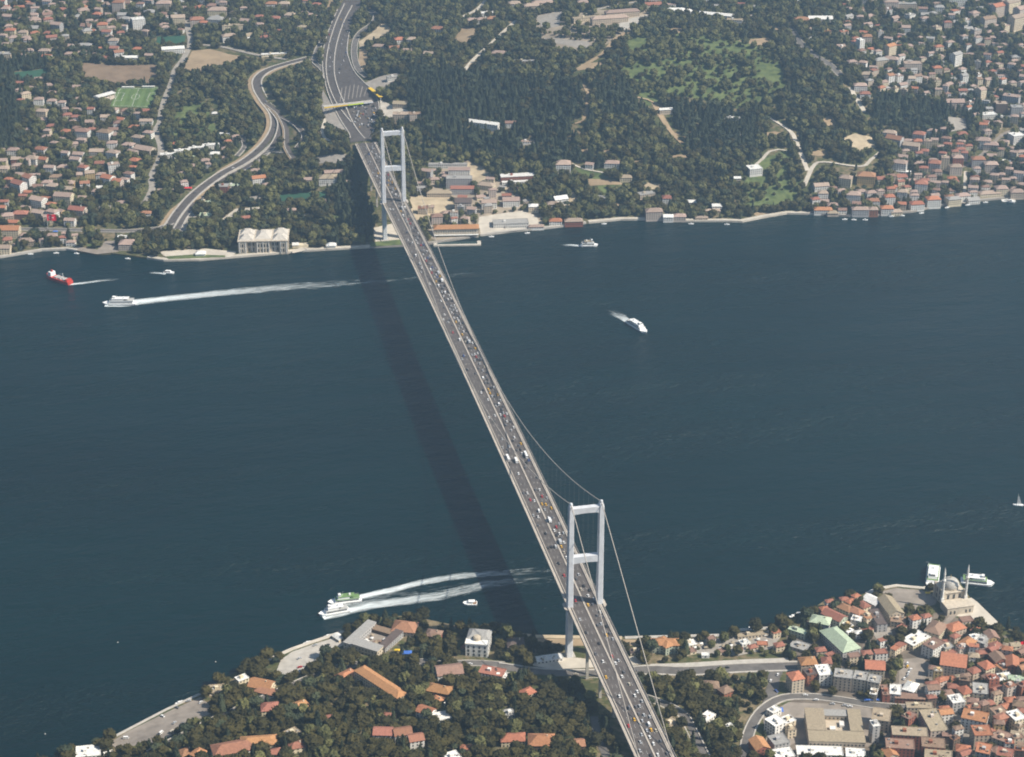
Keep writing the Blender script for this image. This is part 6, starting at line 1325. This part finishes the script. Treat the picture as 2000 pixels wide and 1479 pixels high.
for bank, (s0, s1, t0, t1, sp, oc) in (('far', (-1280, 1500, 2280, 4200, 5.9, OF)), ('near', (-760, 760, 1140, 1880, 6.6, ON))):
    S, T = candidates(s0, s1, t0, t1, sp)
    ok = (T > t_far(S)+7) if bank == 'far' else (T < t_near(S)-4)
    S, T = S[ok], T[ok]; Zg = hgt_st(S, T); X, Y = xy(S, T); U, V = pix(X, Y, Zg+5)
    ok = (U > -400) & (U < W+400) & (V > -70) & (V < H+220)
    S, T, X, Y, Zg, U, V = [a[ok] for a in (S, T, X, Y, Zg, U, V)]
    keep = oc.get(S, T) == 0
    for a in np.arange(0, 6.3, 1.57): keep &= oc.get(S+np.cos(a)*2.6, T+np.sin(a)*2.6) != 3
    n1 = fnoise(S, T, 1/55.0); n2 = fnoise(S, T, 1/17.0, 9.0); rr = NPR.uniform(0, 1, S.size)
    town = pxmask(TOWN, U, V); mead = pxmask(MEAD, U, V); coni = pxmask(CONI, U, V)
    dens = np.where(town, .62+.5*n1, .93+.35*n1); dens = np.where(mead, .36+.7*n1, dens); dens = np.where(coni, 1.0, dens)
    if bank == 'near': dens = np.where(town, .62+.5*n1, .85+.4*n2); dens = np.where(mead, .4, dens)
    keep &= rr < dens
    scl = .60+.75*NPR.uniform(0, 1, S.size)**1.4+.22*n2
    if bank == 'near': scl *= np.where(town, .85, .92)
    # a tall tree on the camera's side of a road, yard or house would hide it: leave those gaps open
    dep = np.tan(np.arcsin(np.clip((CAM[2]-Zg)/np.sqrt((X-CAM[0])**2+(Y-CAM[1])**2+(CAM[2]-Zg)**2), 0, 1)))
    for f, lim, vals in ((.25, 1.0, 2), (.5, .9, 2), (.8, 1.0, 3), (1.1, .9, 3), (1.4, .7, 3)):
        b_ = oc.get(S, T+11.0/dep*f*.6); keep &= ~((b_ >= vals) & (NPR.uniform(0, 1, S.size) < lim*.9))
    if bank == 'far': keep &= ~((X > -20) & (X < 20) & (Y < 1345))
    else: keep &= ~((np.abs(X) < 21))
    rk = NPR.uniform(0, 1, S.size)
    kind = np.where(rk < .36, 0, np.where(rk < .56, 1, np.where(rk < .72, 2, np.where(rk < .80, 3, np.where(rk < .86, 4, np.where(rk < .92, 5, np.where(rk < .97, 6, 7)))))))
    if bank == 'near': kind = np.where(rk < .42, 0, np.where(rk < .70, 1, np.where(rk < .76, 2, kind)))
    if bank == 'far': kind = np.where(rk < .24, 0, np.where(rk < .38, 1, np.where(rk < .60, 2, np.where(rk < .80, 3, kind))))
    kind = np.where(coni, np.where(rk < .55, 4, np.where(rk < .75, 5, np.where(rk < .9, 6, 0))), kind)
    kind = np.where(mead, np.where(rk < .45, 7, np.where(rk < .75, 2, np.where(rk < .9, 3, 0))), kind)
    for i in np.nonzero(keep)[0]: PT.append((X[i], Y[i], Zg[i], scl[i], kind[i], bank, U[i], V[i]))
near = sorted([p for p in PT if p[5] == 'near' and -10 < p[6] < W+10 and p[7] < H+20], key=lambda p: -(p[3]*TK[p[4]]['h'])/math.dist(p[:3], tuple(CAM)))
ZT = [(430,1420,'in the woods above the car park'),(620,1300,'beside the waterfront plaza'),(620,1420,'on the lower left wooded slope'),(800,1280,'around the grey waterfront complex'),(850,1350,'on the upper wooded slope'),(850,1440,'in the lower wooded slope'),(1000,1400,'in the woods left of the bridge'),(980,1270,'around the white waterfront villa'),(1100,1350,'under the near bridge span'),(1100,1440,'in the woods under the bridge deck'),(1320,1350,'below the coast avenue'),(1330,1440,'along the winding side street'),(1300,1260,'by the stone waterfront terrace'),(1560,1250,'among the green roofed halls'),(1800,1200,'on the mosque plaza'),(1780,1290,'round the bazaar square'),(1900,1420,'between old quarter houses'),(1930,1240,'by the mosque promenade'),(1450,1380,'inside the curved street bend')]
ZTg = [(ground(u, v), t) for u, v, t in ZT]
near_ids = set()
for p in near[:300]:
    near_ids.add(id(p)); k = TK[p[4]]; o = empty(k['name'], (p[0], p[1], p[2]), RND.uniform(0, 6.28)); s = float(p[3]); o.scale = (s*RND.uniform(.9, 1.1), s*RND.uniform(.9, 1.1), s*RND.uniform(.88, 1.15))
    link('crown', k['crown'], o); link('trunk', k['trunk'], o)
    wz = min(ZTg, key=lambda a: (a[0].x-p[0])**2+(a[0].y-p[1])**2)[1]; lab = k['lab']+' '+wz; tag(o, lab, 'tree', lab)
rest = [p for p in PT if id(p) not in near_ids]
print('trees', len(PT), 'cars', NCAR[0])
# all other trees: one mass of instances on points
me = bpy.data.meshes.new('woodland'); me.from_pydata([(p[0], p[1], p[2]-.3) for p in rest], [], [])
at_s = me.attributes.new('tree_scale', 'FLOAT', 'POINT'); at_s.data.foreach_set('value', [float(p[3]) for p in rest])
at_k = me.attributes.new('tree_kind', 'INT', 'POINT'); at_k.data.foreach_set('value', [int(p[4]) for p in rest])
at_r = me.attributes.new('tree_turn', 'FLOAT', 'POINT'); at_r.data.foreach_set('value', [float(q) for q in NPR.uniform(0, 6.28, len(rest))])
wood = link('woodland', me); tag(wood, 'dense mass of trees covering both banks of the strait', 'trees', None, 'stuff')
srcs = []
for k in range(8):
    o = next((q for q in COL.objects if q.name.startswith('crown') and q.data == TK[k]['crown']), None)
    if o is None:      # kind missing among the near trees: plant one
        p = rest[k]; e = empty(TK[k]['name'], p[:3]); tag(e, TK[k]['lab']+' standing alone in the far park', 'tree'); o = link('crown', TK[k]['crown'], e); link('trunk', TK[k]['trunk'], e)
    srcs.append(o)
g = bpy.data.node_groups.new('scatter trees', 'GeometryNodeTree'); g.interface.new_socket('Geometry', in_out='INPUT', socket_type='NodeSocketGeometry'); g.interface.new_socket('Geometry', in_out='OUTPUT', socket_type='NodeSocketGeometry')
N = g.nodes; L = g.links; gi = N.new('NodeGroupInput'); go = N.new('NodeGroupOutput')
def named(nm, ty):
    n = N.new('GeometryNodeInputNamedAttribute'); n.data_type = ty; n.inputs['Name'].default_value = nm; return n.outputs['Attribute']
jn = N.new('GeometryNodeJoinGeometry'); outs = []
ks = named('tree_kind', 'INT'); ss = named('tree_scale', 'FLOAT'); rs = named('tree_turn', 'FLOAT')
cx = N.new('ShaderNodeCombineXYZ'); L.new(rs, cx.inputs[2]); er = N.new('FunctionNodeEulerToRotation'); L.new(cx.outputs[0], er.inputs[0])
for k, o in enumerate(srcs):
    oi = N.new('GeometryNodeObjectInfo'); oi.inputs['Object'].default_value = o; oi.transform_space = 'ORIGINAL'
    cp = N.new('FunctionNodeCompare'); cp.data_type = 'INT'; cp.operation = 'EQUAL'
    isock = [s for s in cp.inputs if s.type == 'INT']; L.new(ks, isock[0]); isock[1].default_value = k
    mp = N.new('GeometryNodeMeshToPoints'); L.new(gi.outputs[0], mp.inputs['Mesh']); L.new(cp.outputs[0], mp.inputs['Selection'])
    ip = N.new('GeometryNodeInstanceOnPoints'); L.new(mp.outputs[0], ip.inputs['Points']); L.new(oi.outputs['Geometry'], ip.inputs['Instance']); L.new(er.outputs[0], ip.inputs['Rotation']); L.new(ss, ip.inputs['Scale'])
    L.new(ip.outputs[0], jn.inputs[0])
L.new(jn.outputs[0], go.inputs[0])
md = wood.modifiers.new('scatter', 'NODES'); md.node_group = g

# ------------------------------------------------------------------ haze in the air
if HAZE_DENSITY:
    M = bpy.data.materials.new('summer haze'); M.use_nodes = True; T = M.node_tree; T.nodes.clear()
    pv = T.nodes.new('ShaderNodeVolumePrincipled'); mo = T.nodes.new('ShaderNodeOutputMaterial'); T.links.new(pv.outputs[0], mo.inputs['Volume'])
    pv.inputs['Density'].default_value = HAZE_DENSITY; pv.inputs['Color'].default_value = (0.49, 0.73, 0.98, 1); pv.inputs['Anisotropy'].default_value = 0.5
    b = MB(); b.box(-13500, 13500, -13500, 13500, -6.0, 1075.0)
    hzobj = b.build('haze', M, loc=(CAM[0], CAM[1], 0)); tag(hzobj, 'pale summer haze filling the air over the strait', 'haze', None, 'stuff')
